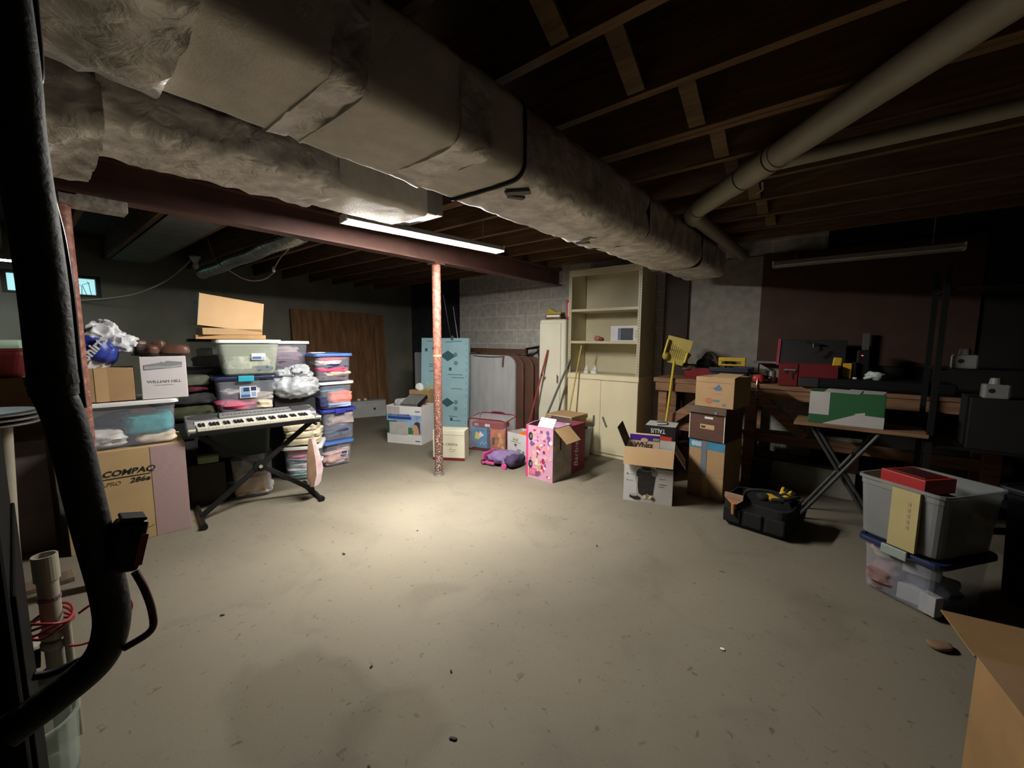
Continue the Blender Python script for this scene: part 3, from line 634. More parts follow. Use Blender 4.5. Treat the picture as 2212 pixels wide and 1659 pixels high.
G().box((-.055,-.018,.30), (.055,.012,.345)).build('latch', mat('cream_latch', (.33,.3,.22), .5, var=0), t, bevel=.006)
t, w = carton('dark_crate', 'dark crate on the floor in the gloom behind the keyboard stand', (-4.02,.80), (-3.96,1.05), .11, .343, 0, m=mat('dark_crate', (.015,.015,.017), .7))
t = thing('small_box', 'dim pale green box on the dark crate behind the keyboard stand', 'box', (-4.03,.955,.344), R(76))
box('box_body', mat('pale_green_tub', (.20,.27,.14), .7), t, (-.07,-.035,0), (.07,.035,.055), .005); box('box_lid', mat('grey_green_lid', (.12,.14,.10), .7), t, (-.072,-.037,.055), (.072,.037,.066), .003)
A, B = (-4.055,1.03), (-3.955,1.49)
t, w = tote('clear bin with navy lid and turquoise latch behind the keyboard', A, B, .40, .315, .727, M_CLEAR, M_NLID, .9, (mat('turquoise_latch', (.03,.36,.50), .4, var=.03), 'front'))
s = bin_sticker(t, -.05,.125,.075,.225,.012, [(.06,.3,.6,.95,LB2), (.2,.55,.55,.9,LBN), (.66,.6,.97,.95,LBN), (.06,.05,.6,.28,LB), (.68,.1,.95,.5,LB2)])
for lab, x, y, z, s_, c_ in (('raspberry blanket at the bottom of the navy-lidded bin', -.06,.16,.016,(.32,.27,.09),(.62,.13,.2)), ('grey-beige throw folded over the raspberry blanket', .06,.17,.09,(.28,.25,.07),(.45,.39,.33)),
                          ('white pillow in the navy-lidded bin', -.03,.19,.145,(.28,.22,.075),WHITEC), ('cream jumper at the end of the navy-lidded bin', .13,.14,.02,(.13,.22,.08),CREAMC)):
    garment(lab, A, B, x, y, .727+z, s_, c_)
A, B = (-4.065,1.07), (-3.965,1.545)
t, w = tote('milky bin with white lid at the top of the stack behind the keyboard', A, B, .40, .31, 1.045, M_CLEARG, M_WLID, .84)
s = bin_sticker(t, .01,.135,.115,.19,.014, [(.05,.5,.95,.9,M_PAPER), (.05,.1,.7,.5,LB), (.75,.1,.95,.4,LB2)])
garment('clear wrapped packet with silvery gleam inside the milky bin', A, B, .0,.19,1.07,(.33,.27,.14),(.6,.6,.45),.5, mt=mat('cellophane', (.62,.63,.5), .15, var=.3, scale=20, bump=.8, bscale=30))
garment('dark pouch at the bottom of the milky bin', A, B, .1,.1,1.068,(.16,.12,.06),NAVY)
A5, B5 = (-4.08,.945), (-3.99,1.43)
o, w = carton('flat_carton', 'flattened orange-brown carton lying on the lid of the milky bin', A5, B5, .34, .035, 1.358, m=mat('orange_cardboard', (.46,.26,.11), .85, var=.1))
c, a, w = fr((-4.03,.952), (-4.06,1.43))
t = thing('cardboard_box', 'light tan carton tipped on its edge at the very top of the stack', 'box', (c[0], c[1], 1.394), a)
m = Matrix.Rotation(R(6.5), 4, 'Y')
G().box((-w/2,0,.0), (w/2,.17,.255), Matrix.Translation((0,0,.05)) @ m).build('carton_body', M_CARD2, t, bevel=.003)
plabel(G().box((-w/2-.004,-.004,-.002), (-w/2-.0005,.174,.259), Matrix.Translation((0,0,.05)) @ m).build('side_panel', mat('pale_green_grey', (.34,.36,.26), .7), t), 'grey-green end panel')
G().box((-w/2-.006,.07,.17), (-w/2-.0035,.10,.19), Matrix.Translation((0,0,.05)) @ m).build('hand_hole', M_INK, t)
box('lower_flap', M_CARD, t, (-w/2+.03,.0,.0), (w/2,.15,.055), .004)
# bins further back
A, B = (-4.44,1.60), (-4.37,1.98)
t, w = tote('purple-grey bin with white lid behind the grey bag', A, B, .38, .30, 1.04, M_CLEAR, M_WLID, .9)
for lab, x, z, s_, c_ in (('pale pink sheet in the bin behind the grey bag', -.02,.17,(.28,.24,.09),(.5,.4,.4)), ('plum blanket in the bin behind the grey bag', 0,.02,(.3,.27,.1),(.12,.06,.09)), ('dusky mauve cover folded in the bin behind the grey bag', .0,.1,(.3,.25,.09),MAUVE)):
    garment(lab, A, B, x, .17, 1.04+z, s_, c_)
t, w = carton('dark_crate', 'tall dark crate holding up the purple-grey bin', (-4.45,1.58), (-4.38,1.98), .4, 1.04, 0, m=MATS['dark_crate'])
A, B = (-4.52,.98), (-4.45,1.3)
t, w = tote('dim clear bin half hidden behind the milky bin', A, B, .36, .27, 1.09, M_CLEAR, MATS['dark_green_lid'], .9)
garment('white crumpled wrap inside the dim clear bin', A, B, -.04,.1,1.2,(.12,.1,.08),(.45,.47,.4)); garment('dark clothes inside the dim clear bin', A, B, 0,.18,1.105,(.26,.26,.1),(.06,.05,.06))
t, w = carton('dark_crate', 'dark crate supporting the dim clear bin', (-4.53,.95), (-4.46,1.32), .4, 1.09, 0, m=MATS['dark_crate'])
for k, (lab, z, s_, c_, rz) in enumerate((('black duffel at the bottom of the dark heap by the wide bin', .52,(.5,.34,.17),(.012,.013,.013),.1), ('olive duffel with a strap in the dark heap by the wide bin', .68,(.46,.32,.13),(.05,.055,.03),-.1),
                                         ('charcoal rolled coat in the dark heap by the wide bin', .80,(.44,.3,.13),(.03,.03,.032),.15), ('maroon folder on top of the dark heap by the wide bin', .92,(.42,.3,.05),(.08,.02,.025),-.2), ('grey-green jacket in the dark heap behind the wide bin', .965,(.4,.26,.09),(.09,.095,.07),.1))):
    garment(lab, (-4.16,.70), (-4.10,1.02), -.02, .16, z, s_, c_, .6, .08, .15, name='soft_bag' if k < 2 else 'dark_garment', cat='bag' if k < 2 else 'clothing', rz=rz)
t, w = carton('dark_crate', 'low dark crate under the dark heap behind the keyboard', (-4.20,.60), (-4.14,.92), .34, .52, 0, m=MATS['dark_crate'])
# right-hand columns
A, B = (-4.175,1.985), (-4.145,2.315)
t, w = tote('lowest bin of the end stack, blue lid, with a pink blanket', A, B, .42, .275, 0, M_CLEAR, M_BLID, .92)
garment('soft pink blanket in the lowest bin of the end stack', A, B, -.01,.17,.018,(.28,.28,.15),SALMON,.45)
garment('pale pink towel upright in the lowest bin of the end stack', A, B, .06,.15,.13,(.15,.2,.1),(.78,.6,.58),.5)
bin_sticker(t, .02,.115,.09,.155,.012, [(.05,.4,.9,.95,LBN), (.05,.05,.9,.35,LB2)])
A, B = (-4.175,1.985), (-4.15,2.36)
t, w = tote('second bin up the end stack, deep blue lid with front latch', A, B, .43, .345, .277, M_CLEAR, mat('deep_blue_lid', (.035,.045,.38), .4, var=.05), .93, (MATS['deep_blue_lid'], 'front'))
garment('dusty rose sheet in the second bin of the end stack', A, B, .03,.16,.43,(.26,.28,.15),(.40,.32,.32),.45); garment('navy bedding under the dusty rose sheet', A, B, 0,.18,.30,(.32,.3,.13),(.06,.075,.14))
A, B = (-4.165,1.965), (-4.14,2.335)
t, w = tote('third bin up the end stack, white lid, with coral clothes', A, B, .42, .292, .625, M_CLEAR, M_WLID, .9)
for lab, x, y, z, s_, c_ in (('coral red shirt in the third bin of the end stack', .06,.13,.05,(.24,.2,.14),CORAL), ('pale blue towel at the bottom of the third bin', .05,.14,.014,(.26,.25,.045),LBLUE), ('blue patterned cloth at the top of the third bin', .0,.2,.17,(.3,.24,.075),BLUE), ('navy trousers at the end of the third bin', -.13,.12,.02,(.09,.2,.13),NAVY)):
    garment(lab, A, B, x, y, .625+z, s_, c_)
A, B = (-4.16,1.93), (-4.13,2.325)
t, w = tote('top bin of the end stack, blue lid, with red and cream clothes', A, B, .42, .295, .918, M_CLEAR, M_BLID, .93)
for lab, x, y, z, s_, c_ in (('red jumper at the top of the blue-lidded top bin', 0,.16,.215,(.33,.27,.055),(.62,.12,.17)), ('white shirt under the red jumper', -.04,.14,.17,(.26,.24,.055),WHITEC), ('dark navy garment in the middle of the top bin', .03,.15,.135,(.31,.26,.055),(.04,.04,.09)),
                          ('raspberry top in the top bin', .0,.14,.095,(.3,.26,.055),(.7,.1,.2)), ('cream cloth low in the top bin', .04,.15,.055,(.29,.26,.055),CREAMC), ('plum cloth at the bottom of the top bin', 0,.16,.015,(.31,.27,.05),(.14,.07,.11))):
    garment(lab, A, B, x, y, .918+z, s_, c_, .45)
p, a_ = WP(A, B, -.12, .16)
o = G().blob((0,0,.006), (.16,.1,.012), .4, .1, 10, 4).build('paper_sheet', M_PAPER, None, (*p, 1.213), a_+.2, smooth=True); tag(o, 'loose white paper on the blue lid of the end stack', 'paper')
# front bin below the cream linen
A, B = (-4.08,1.535), (-3.895,1.83)
t, w = tote('white-lidded bin of striped clothes on the floor at the end of the keyboard', A, B, .38, .335, 0, M_CLEAR, M_WLID, .93)
for k, (lab, z, c_, x) in enumerate((('teal cloth at the bottom of the floor bin', .015,(.2,.42,.42),.02), ('pale blue shirt in the floor bin', .065,(.5,.56,.6),-.01), ('white shirt in the floor bin', .115,WHITEC,.02), ('grey-blue top in the floor bin', .165,(.25,.3,.36),-.02), ('rose top in the floor bin', .205,(.66,.2,.26),.0), ('green cloth in the floor bin', .215,GREENC,.1), ('pink shirt at the top of the floor bin', .255,(.7,.25,.3),.01))):
    garment(lab, A, B, x, .15, z, (.27 if x < .09 else .09,.25,.052), c_, .45)
for k, (z, h, dx) in enumerate(((.338,.075,0), (.412,.07,.01), (.481,.07,-.01))):
    garment(('lowest cream blanket folded on the floor bin', 'middle cream blanket of the pile on the floor bin', 'uppermost cream blanket of the pile on the floor bin')[k], A, B, dx, .17, z, (.31,.32,h+.006), (.66,.58,.42), .42, .06, .2, name='folded_blanket', cat='blanket', group='cream blankets')
t, w = carton('dark_crate', 'black flat case between the cream blankets and the grey bag', (-4.13,1.52), (-4.0,1.84), .34, .24, .556, m=MATS['dark_crate'])
t = thing('plastic_bag', 'bulging knotted grey plastic bag beside the milky bin', 'bag', (-4.09,1.70,.797), R(70))
M_GBAG = mat('grey_film', (.44,.46,.49), .32, var=.1, scale=7, bump=.7, bscale=14)
G().blob((0,0,.115), (.40,.26,.235), .85, .10, 6, 11, 90, 60, .0, None, 1.1).build('bag_body', M_GBAG, t, smooth=True)
G().blob((.02,-.01,.255), (.22,.16,.12), .8, .22, 12, 13, 70, 40, .0, None, .9).build('gathered_top', M_GBAG, t, smooth=True)
G().blob((-.08,-.03,.245), (.14,.1,.07), .8, .25, 14, 14, 50, 30, 0, None, .8).build('twisted_ear', M_GBAG, t, smooth=True)
G().lathe([(.016,0), (.02,.008), (.016,.016)], c=(.05,-.085,.25), seg=12).build('tie', M_BLACK, t)

# ---------------------------------------------------------------- far corner
t = thing('plywood_sheet', 'large brown plywood sheet leaning on the far wall behind the stacked bins', 'plywood', (-6.84,2.88,0), 0, 'plywood sheets')
G().box((-.012,0,0), (.012,1.52,1.84)).build('board', M_PLY, t, rot=(0,R(-4.5),0))
t = thing('plywood_sheet', 'second plywood sheet standing behind the large one, its edge showing beyond', 'plywood', (-6.88,3.3,0), 0, 'plywood sheets')
G().box((-.012,0,0), (.012,1.30,1.82)).build('board', M_PLY, t, rot=(0,R(-4.5),0))
t = thing('wood_stud', 'pale timber stud leaning against the face of the plywood sheets', 'timber', (-6.775,4.30,0), 0)
G().box((-.02,0,0), (.02,.05,1.6)).build('stud', wood('brown_stud', (.24,.13,.06)), t, rot=(R(-1),R(-4.5),0))
t, w = carton('cardboard_box', 'long low whitish box on the floor in front of the plywood', (-6.52,3.62), (-6.33,4.16), .17, .285, 0, m=mat('grey_white_carton', (.42,.42,.40), .8, var=.08))
G().lathe([(.022,-.002), (.022,.0005)], c=(.09,0,.14), seg=16, axis='y').build('hand_hole', M_INK, t)
for k in range(4): decal(t, 'faded_print', mat('pale_print', (.5,.48,.5)), -.2+.09*k,.20,-.14+.09*k,.225)
for k, (x, y) in enumerate(((-.16,.07),(-.05,.09))):
    p, a_ = WP((-6.52,3.62), (-6.33,4.16), x, y); o = G().blob((0,0,.02), (.06,.05,.04), .8, .2, 20, k+2, 14, 10).build('crumpled_tissue', M_PAPER, None, (*p,.286), smooth=True); tag(o, ('crumpled white tissue on the long low box, nearer the bins', 'crumpled white tissue on the long low box, nearer its hand hole')[k], 'tissue')
# air washer carton
A, B = (-4.664,3.074), (-4.19,3.268)
t, w = carton('appliance_carton', 'white air washer carton with blue sky picture and a face in profile, packed with papers', A, B, .34, .50, 0, m=M_WHITEC, opened=True)
VS = mat('sky_print', (.35,.48,.68), .6, var=.15, scale=9, col2=(.2,.32,.55)); VG = mat('leaf_print', (.02,.09,.04), .6, var=.5, scale=30)
decal(t, 'sky_picture', VS, -w/2,.13,w/2,.385, -.0002)
decal(t, 'leaf_picture', VG, -w/2,.13,-w/2+.15,.30, -.0012); decal(t, 'leaf_picture', mat('green_field', (.05,.2,.06), .6, var=.4, scale=20), .06,.13,w/2-.1,.22, -.0012)
decal(t, 'torn_patch', mat('torn_card', (.48,.45,.42), .9, var=.1, scale=12), -w/2+.04,.12,.06,.285, -.002, .002)
decal(t, 'torn_patch', MATS['torn_card'], -w/2,.385,-.06,.49, -.002, .002)
decal(t, 'blue_banner', mat('royal_blue', (.02,.06,.25), .6, var=0), -w/2+.02,.325,.11,.36, -.0018)
text('VENTA-AIRWASHER', .036, MATS['royal_blue'], t, (-w/2+.02,-.002,.378), align='LEFT', sx=1.0, bold=.0014)
for x, z in ((.20,.435), (.20,.045)): decal(t, 'brand_mark', mat('mark_blue', (.08,.13,.28), .6, var=0), x-.035,z-.008,x+.035,z+.006, -.0006)
fp = [(.135,.13), (.14,.175), (.122,.195), (.128,.205), (.118,.222), (.135,.235), (.14,.262), (.165,.28), (.2,.27), (.235,.24), (.235,.13)]
G().prism([(x,-.0022,z) for x, z in fp], (0,-.001,0)).build('face_print', mat('skin_print', (.55,.33,.22), .7, var=.05), t)
G().prism([(x,-.0034,z) for x, z in ((.150,.262), (.165,.292), (.2,.302), (.236,.29), (.2365,.14), (.222,.15), (.218,.2), (.2,.245), (.178,.262))], (0,-.001,0)).build('hair_print', mat('hair_print', (.06,.03,.02), .7, var=0), t)
p, a_ = WP(A, B, .05, .05)
o = G().box((-.11,-.02,0), (.15,.25,.05)).build('vent_grille', M_BLACK, None, (*p,.50), a_, rot=None); o.rotation_euler = (R(20),0,a_); o.location.z = .488; tag(o, 'black grille with white slats poking out of the air washer carton', 'grille')
for k in range(12): G().prism([(-.105+.021*k,-.0205,.002), (-.101+.021*k,-.0205,.002), (-.095+.021*k,-.0205,.05), (-.099+.021*k,-.0205,.05)], (0,-.001,0)).build('slat_line', M_PAPER, o); G().box((-.099+.021*k,-.02,.0505), (-.095+.021*k,.24,.0515)).build('slat_line', M_PAPER, o)
p, a_ = WP(A, B, -.15, .16); garment('crinkled silver-grey foil sticking out of the air washer carton', A, B, -.15,.2,.40,(.14,.2,.16),(.45,.46,.46),.7,.2,.1, name='foil_wrap', cat='foil')
garment('pink printed pamphlet at the side of the air washer carton', A, B, .19,.22,.42,(.08,.16,.08),(.55,.25,.26),.5,.1,.1, name='pamphlet', cat='paper')
# brown carton behind with oddments
A, B = (-4.73,3.49), (-4.45,3.60)
t, w = carton('cardboard_box', 'open brown carton of odds and ends between the air washer carton and the blue board', A, B, .20, .655, 0, m=mat('tan_cardboard', (.40,.245,.11), .85, var=.12, scale=7), opened=True)
G().lathe([(.03,-.002), (.032,-.002), (.032,0)], c=(.02,0,.58), seg=18, axis='y').build('printed_ring', M_CARDD, t)
p, a_ = WP(A, B, -.05,.1)
o = G().blob((0,0,.06), (.10,.07,.12), .8, .25, 18, 4, 20, 14).build('white_ornament', M_PAPER, None, (*p,.63), .4, smooth=True); tag(o, 'lumpy white ornament on the edge of the open brown carton', 'ornament')
p, a_ = WP(A, B, .0,.12)
t = thing('plastic_flower', 'spray of yellow plastic stems reaching out of the open brown carton', 'stem', (*p,.60), .25)
MY = mat('yellow_stem', (.62,.55,.18), .5, var=0)
for q in (((-.05,0,0), (.10,0,.10), (.30,0,.18)), ((.02,0,0), (.10,.0,.09), (.06,0,.17)), ((.04,0,0), (.14,0,.08), (.31,.0,.12))): G().tube(cr(q), .006, 6).build('stem', MY, t, smooth=True)
# blue foam board
bx, by = -4.84, 3.76
ang = math.atan2(.2,.58)
t = thing('foam_board', 'tall pale blue insulation board with printed diamonds leaning behind the post', 'board', (bx,by,.0), ang, rot=(R(-3),0,ang))
M_BLUEB = mat('pale_blue_foam', (.33,.52,.58), .7, var=.05, scale=4); M_BPR = mat('blue_board_ink', (.04,.11,.14), .7, var=0)
box('panel', M_BLUEB, t, (0,0,0), (.765,.045,1.385))
for cx, cz, r in ((.255,1.235,.085), (.44,1.13,.125), (.44,.46,.11)):
    G().prism([(cx-r,-.001,cz), (cx,-.001,cz-r*.62), (cx+r,-.001,cz), (cx,-.001,cz+r*.62)], (0,-.001,0)).build('diamond_print', M_BPR, t)
for x, z in ((.56,1.15), (.57,1.03), (.58,.47), (.58,.38)): G().lathe([(.032,-.002), (.032,0)], c=(x,0,z), seg=14, axis='y').build('round_print', mat('blue_board_pale_ink', (.13,.26,.31), .7, var=0), t)
for x0, z, l in ((.50,1.335,.16), (.40,1.325,.11), (.44,.86,.24), (.50,.82,.2), (.13,1.0,.09), (.13,.97,.12), (.13,.9,.08), (.50,.66,.18), (.47,.26,.14), (.5,.2,.16), (.09,1.335,.09)):
    decal(t, 'print_line', M_BPR, x0,z,x0+l,z+.008, -.0004)
for x, z in ((.06,1.19), (.46,.92), (.49,.2), (.48,1.355)): decal(t, 'square_print', M_BPR, x,z,x+.042,z+.045, -.0004)
for k in range(14): decal(t, 'edge_mark', M_BPR, .735,.08+.093*k,.739,.12+.093*k, -.0004)
# wine carton by the post
A, B = (-3.575,2.945), (-3.262,3.14)
t, w = carton('wine_carton', 'small cream wine carton with a wine-red base, standing behind the rusty post', A, B, .2, .345, 0, m=mat('cream_carton', (.70,.67,.52), .65, var=.03))
plabel(decal(t, 'red_base', mat('wine_red', (.16,.02,.025), .6, var=.05), -w/2-.0005,.0,w/2+.0005,.034, -.0003), 'wine-red band at the foot')
text('LA CREMA', .042, mat('bronze_ink', (.16,.13,.07), .6, var=0), t, (.0,-.001,.185), sx=1.05); text('.', .08, M_INK, t, (.02,-.001,.165))
for z, l in ((.125,.1), (.105,.06)): decal(t, 'fine_print', mat('pale_bronze', (.42,.38,.27), .7, var=0), .04-l/2,z,.04+l/2,z+.004)
decal(t, 'lid_line', MATS['pale_bronze'], -w/2,.295,w/2,.2965)
# covered folding panels
M_GCOV = mat('grey_cover', (.40,.40,.41), .8, var=.08, scale=3, bump=.3, bscale=8, stretch=(4,1,1)); M_BRP = mat('brown_panel', (.105,.05,.035), .55, var=.15, scale=4)
def round_panel(x0, x1, h, r, th):
    pts = [(x0,0,.0), (x1,0,0)]
    for k in range(9):
        a = R(90*k/8); pts.append((x1-r+r*math.cos(a), 0, h-r+r*math.sin(a)))
    pts.append((x0,0,h)); return G().prism(pts, (0,th,0))
t = thing('covered_panel', 'large grey fabric-covered panel with a rounded corner behind the blue board', 'panel', (-3.44,4.24,.0), R(1))
round_panel(-2.1,0,1.15,.15,.05).build('panel_core', M_GCOV, t, bevel=.01)
G().tube(cr([(-.75,-.006,1.135), (-.5,-.008,1.125), (-.3,-.008,1.128), (-.17,-.006,1.14)]), .006, 6).build('cover_seam', mat('dark_seam', (.04,.035,.035), .8, var=0), t, smooth=True)
plabel(G().tube(cr([(-.185,-.005,1.14), (-.19,-.012,1.08), (-.195,-.012,1.0)]), .013, 8).build('brown_strap', M_BRP, t, smooth=True), 'brown strap hanging at the corner')
for k, (dx, dy) in enumerate(((.10,.06),(.22,.12),(.32,.18))):
    t = thing('folded_tabletop', ('first brown rounded panel showing past the grey cover', 'middle brown rounded panel of the three past the grey cover', 'outermost brown rounded panel, next to the pale locker')[k], 'panel', (-3.44+dx,4.24+dy,0), R(1))
    round_panel(-1.2,0,1.16-.01*k,.17,.04).build('board', M_BRP, t, bevel=.012)
o = G().box((-4.55,4.52,1.165), (-3.48,4.56,1.235)).build('brown_rail', M_BRP); o.location.z = 0; tag(o, 'dark brown rail lying along the top behind the grey covered panel', 'rail')
for k, x in enumerate((-4.4,-3.62)): G().box((x-.03,4.525,0), (x+.03,4.555,1.166)).build('upright', M_BRP, o)
t = thing('folded_chair_frame', 'tangle of black folded metal tubes beside the top of the pale locker', 'frame', (-3.30,4.46,0))
for q in (((-.2,.1,1.24), (.12,.1,1.29)), ((-.2,.12,1.235), (.14,.12,1.27)), ((-.12,.09,1.12), (.12,.1,1.28)), ((-.14,.1,1.17), (.13,.1,1.0)), ((.0,.1,1.26), (.13,.11,.75)), ((.12,.12,0), (.12,.12,1.29)), ((-.2,.14,0), (-.2,.14,1.25))): G().tube(q, .011, 8).build('tube', M_BLACKM, t, smooth=True)
M_RODS = mat('glossy_rod', (.75,.75,.75), .25, var=0)
t = thing('fishing_rod', 'thin dark fishing rod leaning in the corner above the blue board', 'fishing rod', (-4.70,4.50,0), 0)
random.seed(5)
def rod(t, x, lean, h, c):
    G().tube([(x,0,0), (x+lean*.4,.01,h*.4), (x+lean,.03,h)], [.011,.009,.004], 8).build('blank', c, t, smooth=True)
    G().lathe([(.022,-.02), (.03,-.01), (.03,.012), (.018,.02)], c=(x+lean*.62+.02,.0,h*.67), seg=14, axis='y').build('reel', M_CHROME, t)
    for k in range(4): G().lathe([(.008,-.001), (.009,0), (.008,.001)], c=(x+lean*(.72+.07*k),.022,h*(.72+.07*k)), seg=10).build('line_guide', M_CHROME, t)
rod(t, .06, -.50, 1.98, M_BLACKM)
for k, (x, ln, h, lab, m) in enumerate(((.0,-.56,2.1,'silver-grey fishing rod, brightest of the rods above the blue board',M_RODS), (.02,-.42,1.9,'short fishing rod nearest the block wall corner',M_RODS), (-.14,-.50,2.05,'fishing rod half hidden by the rusty post',M_BLACKM))):
    t2 = thing('fishing_rod', lab, 'fishing rod', (-4.70,4.50+.07*(k+1),0)); rod(t2, x, ln, h, m)

# ---------------------------------------------------------------- toys and boxes by the shelves
A, B = (-3.60,3.53), (-3.09,3.66)
t, w = carton('clear_bag', 'clear zip bag with dark red piping full of board games', A, B, .30, .42, 0, m=mat('bag_clear_film', (.75,.72,.74), .15, var=0, alpha=.12), cat='bag', part='film', bev=.03)
MP = mat('wine_piping', (.20,.015,.04), .4, var=0)
def loop(y, top): return [(x, y, z) for x, z in ((-w/2,.02), (-w/2,top-.04), (-w/2+.03,top-.005), (-w/2+.07,top), (w/2-.07,top), (w/2-.03,top-.005), (w/2,top-.04), (w/2,.02), (-w/2,.015))]
for y, tp in ((.0,.40), (.30,.425)): G().tube(loop(y, tp), .007, 8).build('piping', MP, t, smooth=True)
for x in (-w/2, w/2): G().tube([(x,0,.39), (x,.30,.415)], .006, 8).build('edge_piping', MP, t)
G().tube(cr([(-.1,.3,.425), (-.06,.3,.44), (.06,.3,.44), (.1,.3,.425)]), .01, 8).build('handle', MP, t, smooth=True)
def inbox(name, label, x, y, z, s, m, rz=0., cat='board game'):
    p, a_ = WP(A, B, x, y); o = G().box((-s[0]/2,0,0), (s[0]/2,s[1],s[2])).build(name, m, None, (*p,z), a_+rz, bevel=.003); return tag(o, label, cat)
o = inbox('game_box', 'blue game box with a yellow block picture in the clear zip bag', -.125,.03,.03,(.22,.06,.25),mat('game_blue', (.06,.22,.42), .5, var=.3, scale=7))
G().prism([(-.06,-.001,.11), (.0,-.001,.10), (.025,-.001,.18), (-.05,-.001,.2)], (0,-.001,0)).build('yellow_print', mat('print_yellow', (.66,.5,.1), .6, var=.1), o)
G().prism([(-.0,-.0012,.12), (.07,-.0012,.16), (.01,-.0012,.21)], (0,-.001,0)).build('pale_print', M_PAPER, o)
G().lathe([(.022,-.002), (.022,0)], c=(-.065,0,.045), seg=16, axis='y').build('red_dot', mat('print_red', (.5,.05,.03), .6, var=0), o)
for k in range(4): G().lathe([(.012,-.0015), (.012,0)], c=(.02+.025*k,0,.05+.02*(k % 2)), seg=12, axis='y').build('pale_dot', LB2, o)
o = inbox('game_box', 'navy game box edge-on between the two picture boxes', .0,.05,.03,(.03,.2,.22),mat('game_navy', (.03,.06,.16), .5))
o = inbox('game_box', 'orange-red game box with animal picture in the clear zip bag', .135,.02,.03,(.2,.07,.25),mat('game_orange', (.50,.13,.06), .5, var=.35, scale=10))
decal(o, 'brown_plate', mat('plate_brown', (.09,.03,.02), .6, var=0), -.075,.06,-.035,.15)
for x, z, r in ((.03,.18,.03), (.05,.11,.034), (.02,.06,.02), (.07,.04,.02)): G().blob((x,-.001,z), (r*2,.003,r*2.2), 1, .12, 30, 2, 14, 8).build('animal_print', mat('print_tan', (.62,.36,.1), .6, var=.3, scale=60), o, smooth=True)
o = inbox('game_box', 'long red game box lying across the top inside the clear zip bag', -.03,.06,.285,(.42,.2,.055),mat('game_red', (.3,.02,.03), .5, var=.1))
decal(o, 'pale_oval', M_PAPER, -.03,.012,.04,.045); decal(o, 'pink_print', mat('print_pink', (.7,.3,.35), .6), -.18,.012,-.12,.045)
# rolling backpack
t = thing('backpack', 'small purple child backpack with pink frame and wheels lying on the floor', 'backpack', (-2.84,3.30,0), R(8))
MPUR = mat('purple_fabric', (.20,.13,.28), .85, var=.15, scale=12, bump=.4, bscale=14); MPK = mat('pink_frame', (.62,.08,.28), .45, var=.08)
G().blob((.0,.06,.075), (.34,.30,.14), .75, .10, 8, 3, 70, 40, .05, None, .9).build('bag_body', MPUR, t, smooth=True)
plabel(G().blob((.13,.05,.07), (.16,.28,.12), .7, .1, 9, 6, 40, 24, 0, None, .6).build('dark_pocket', mat('dark_purple_mesh', (.05,.035,.08), .9, var=.2), t, smooth=True), 'dark mesh pocket')
box('pink_frame', MPK, t, (-.205,-.09,.035), (-.185,.15,.13), .006)
box('frame_recess', MATS['dark_purple_mesh'], t, (-.209,-.06,.055), (-.2,.12,.11), .003)
G().box((-.2,-.10,.02), (-.05,-.075,.045)).build('pink_rail', MPK, t, bevel=.006)
for y in (-.085,.14):
    G().lathe([(.028,-.012), (.03,-.006), (.03,.006), (.028,.012)], c=(-.19,y,.03), seg=18, axis='y').build('wheel', M_BLACK, t)
    G().lathe([(.018,-.014), (.018,.014)], c=(-.19,y,.03), seg=14, axis='y').build('wheel_hub', MPK, t)
G().lathe([(.03,-.008), (.03,.008)], c=(.09,-.11,.03), seg=16, axis='y').build('pink_disc', MPK, t)
for k in range(3): G().blob((.02+.05*k,.02+.03*k,.142), (.05,.06,.016), 1, .2, 20, k+4, 14, 8).build('applique', mat('grey_lilac', (.2,.18,.26), .8), t, smooth=True)
# white carton with toys
A, B = (-3.02,3.60), (-2.70,3.57)
t, w = carton('fruit_carton', 'small white open carton with green lettering holding orange toys', A, B, .26, .298, 0, m=M_WHITEC, opened=True)
text('Shell', .045, mat('olive_green', (.3,.36,.06), .6, var=0), t, (-.03,-.001,.225), bold=.001); decal(t, 'grey_script', M_GREYINK, -.1,.195,.06,.199)
G().prism([(-.055,-.001,.175), (.0,-.001,.175), (-.027,-.001,.14)], (0,-.001,0)).build('arrow_print', mat('brown_print', (.14,.09,.05), .6, var=0), t)
decal(t, 'bar_label', M_GREYINK, .0,.04,.07,.085); decal(t, 'fine_print', M_GREYINK, -.0,.105,.06,.118); decal(t, 'fine_print', MATS['pale_print'], -.11,.09,-.05,.094); decal(t, 'fine_print', M_GREYINK, .08,.05,.11,.11)
garment('orange toy poking out of the small white carton', A, B, .02,.13,.16,(.2,.18,.155),(.75,.16,.02),.9,.12,0, name='toy', cat='toy'); garment('purple toy beside the orange one in the small white carton', A, B, .10,.18,.2,(.1,.09,.14),(.1,.04,.2),.8,.12,0, name='toy', cat='toy')
# pink doll carton, open flaps
A, B = (-2.432,3.191), (-2.108,3.185)
t, w = carton('toy_carton', 'tall pink patterned doll-toy carton with torn open flaps', A, B, .33, .53, 0, m=mat('pink_card', (.72,.30,.42), .6, var=.18, scale=7, col2=(.66,.40,.62)), opened=True, dz=0)
MPHOT = mat('hot_pink', (.70,.06,.22), .6, var=.1); MYEL = mat('soft_yellow', (.75,.58,.2), .6, var=.1); MVIO = mat('violet_print', (.2,.1,.35), .6, var=0); MPINK2 = mat('shell_pink', (.75,.45,.45), .6, var=.1)
decal(t, 'pink_strip', MPHOT, -w/2,.0,-w/2+.025,.528, -.0002)
def oval(x, z, rx, rz_, m, y=-.001, nm='picture'): return G().prism([(x+rx*math.cos(2*PI*k/20), y, z+rz_*math.sin(2*PI*k/20)) for k in range(20)], (0,-.001,0)).build(nm, m, t)
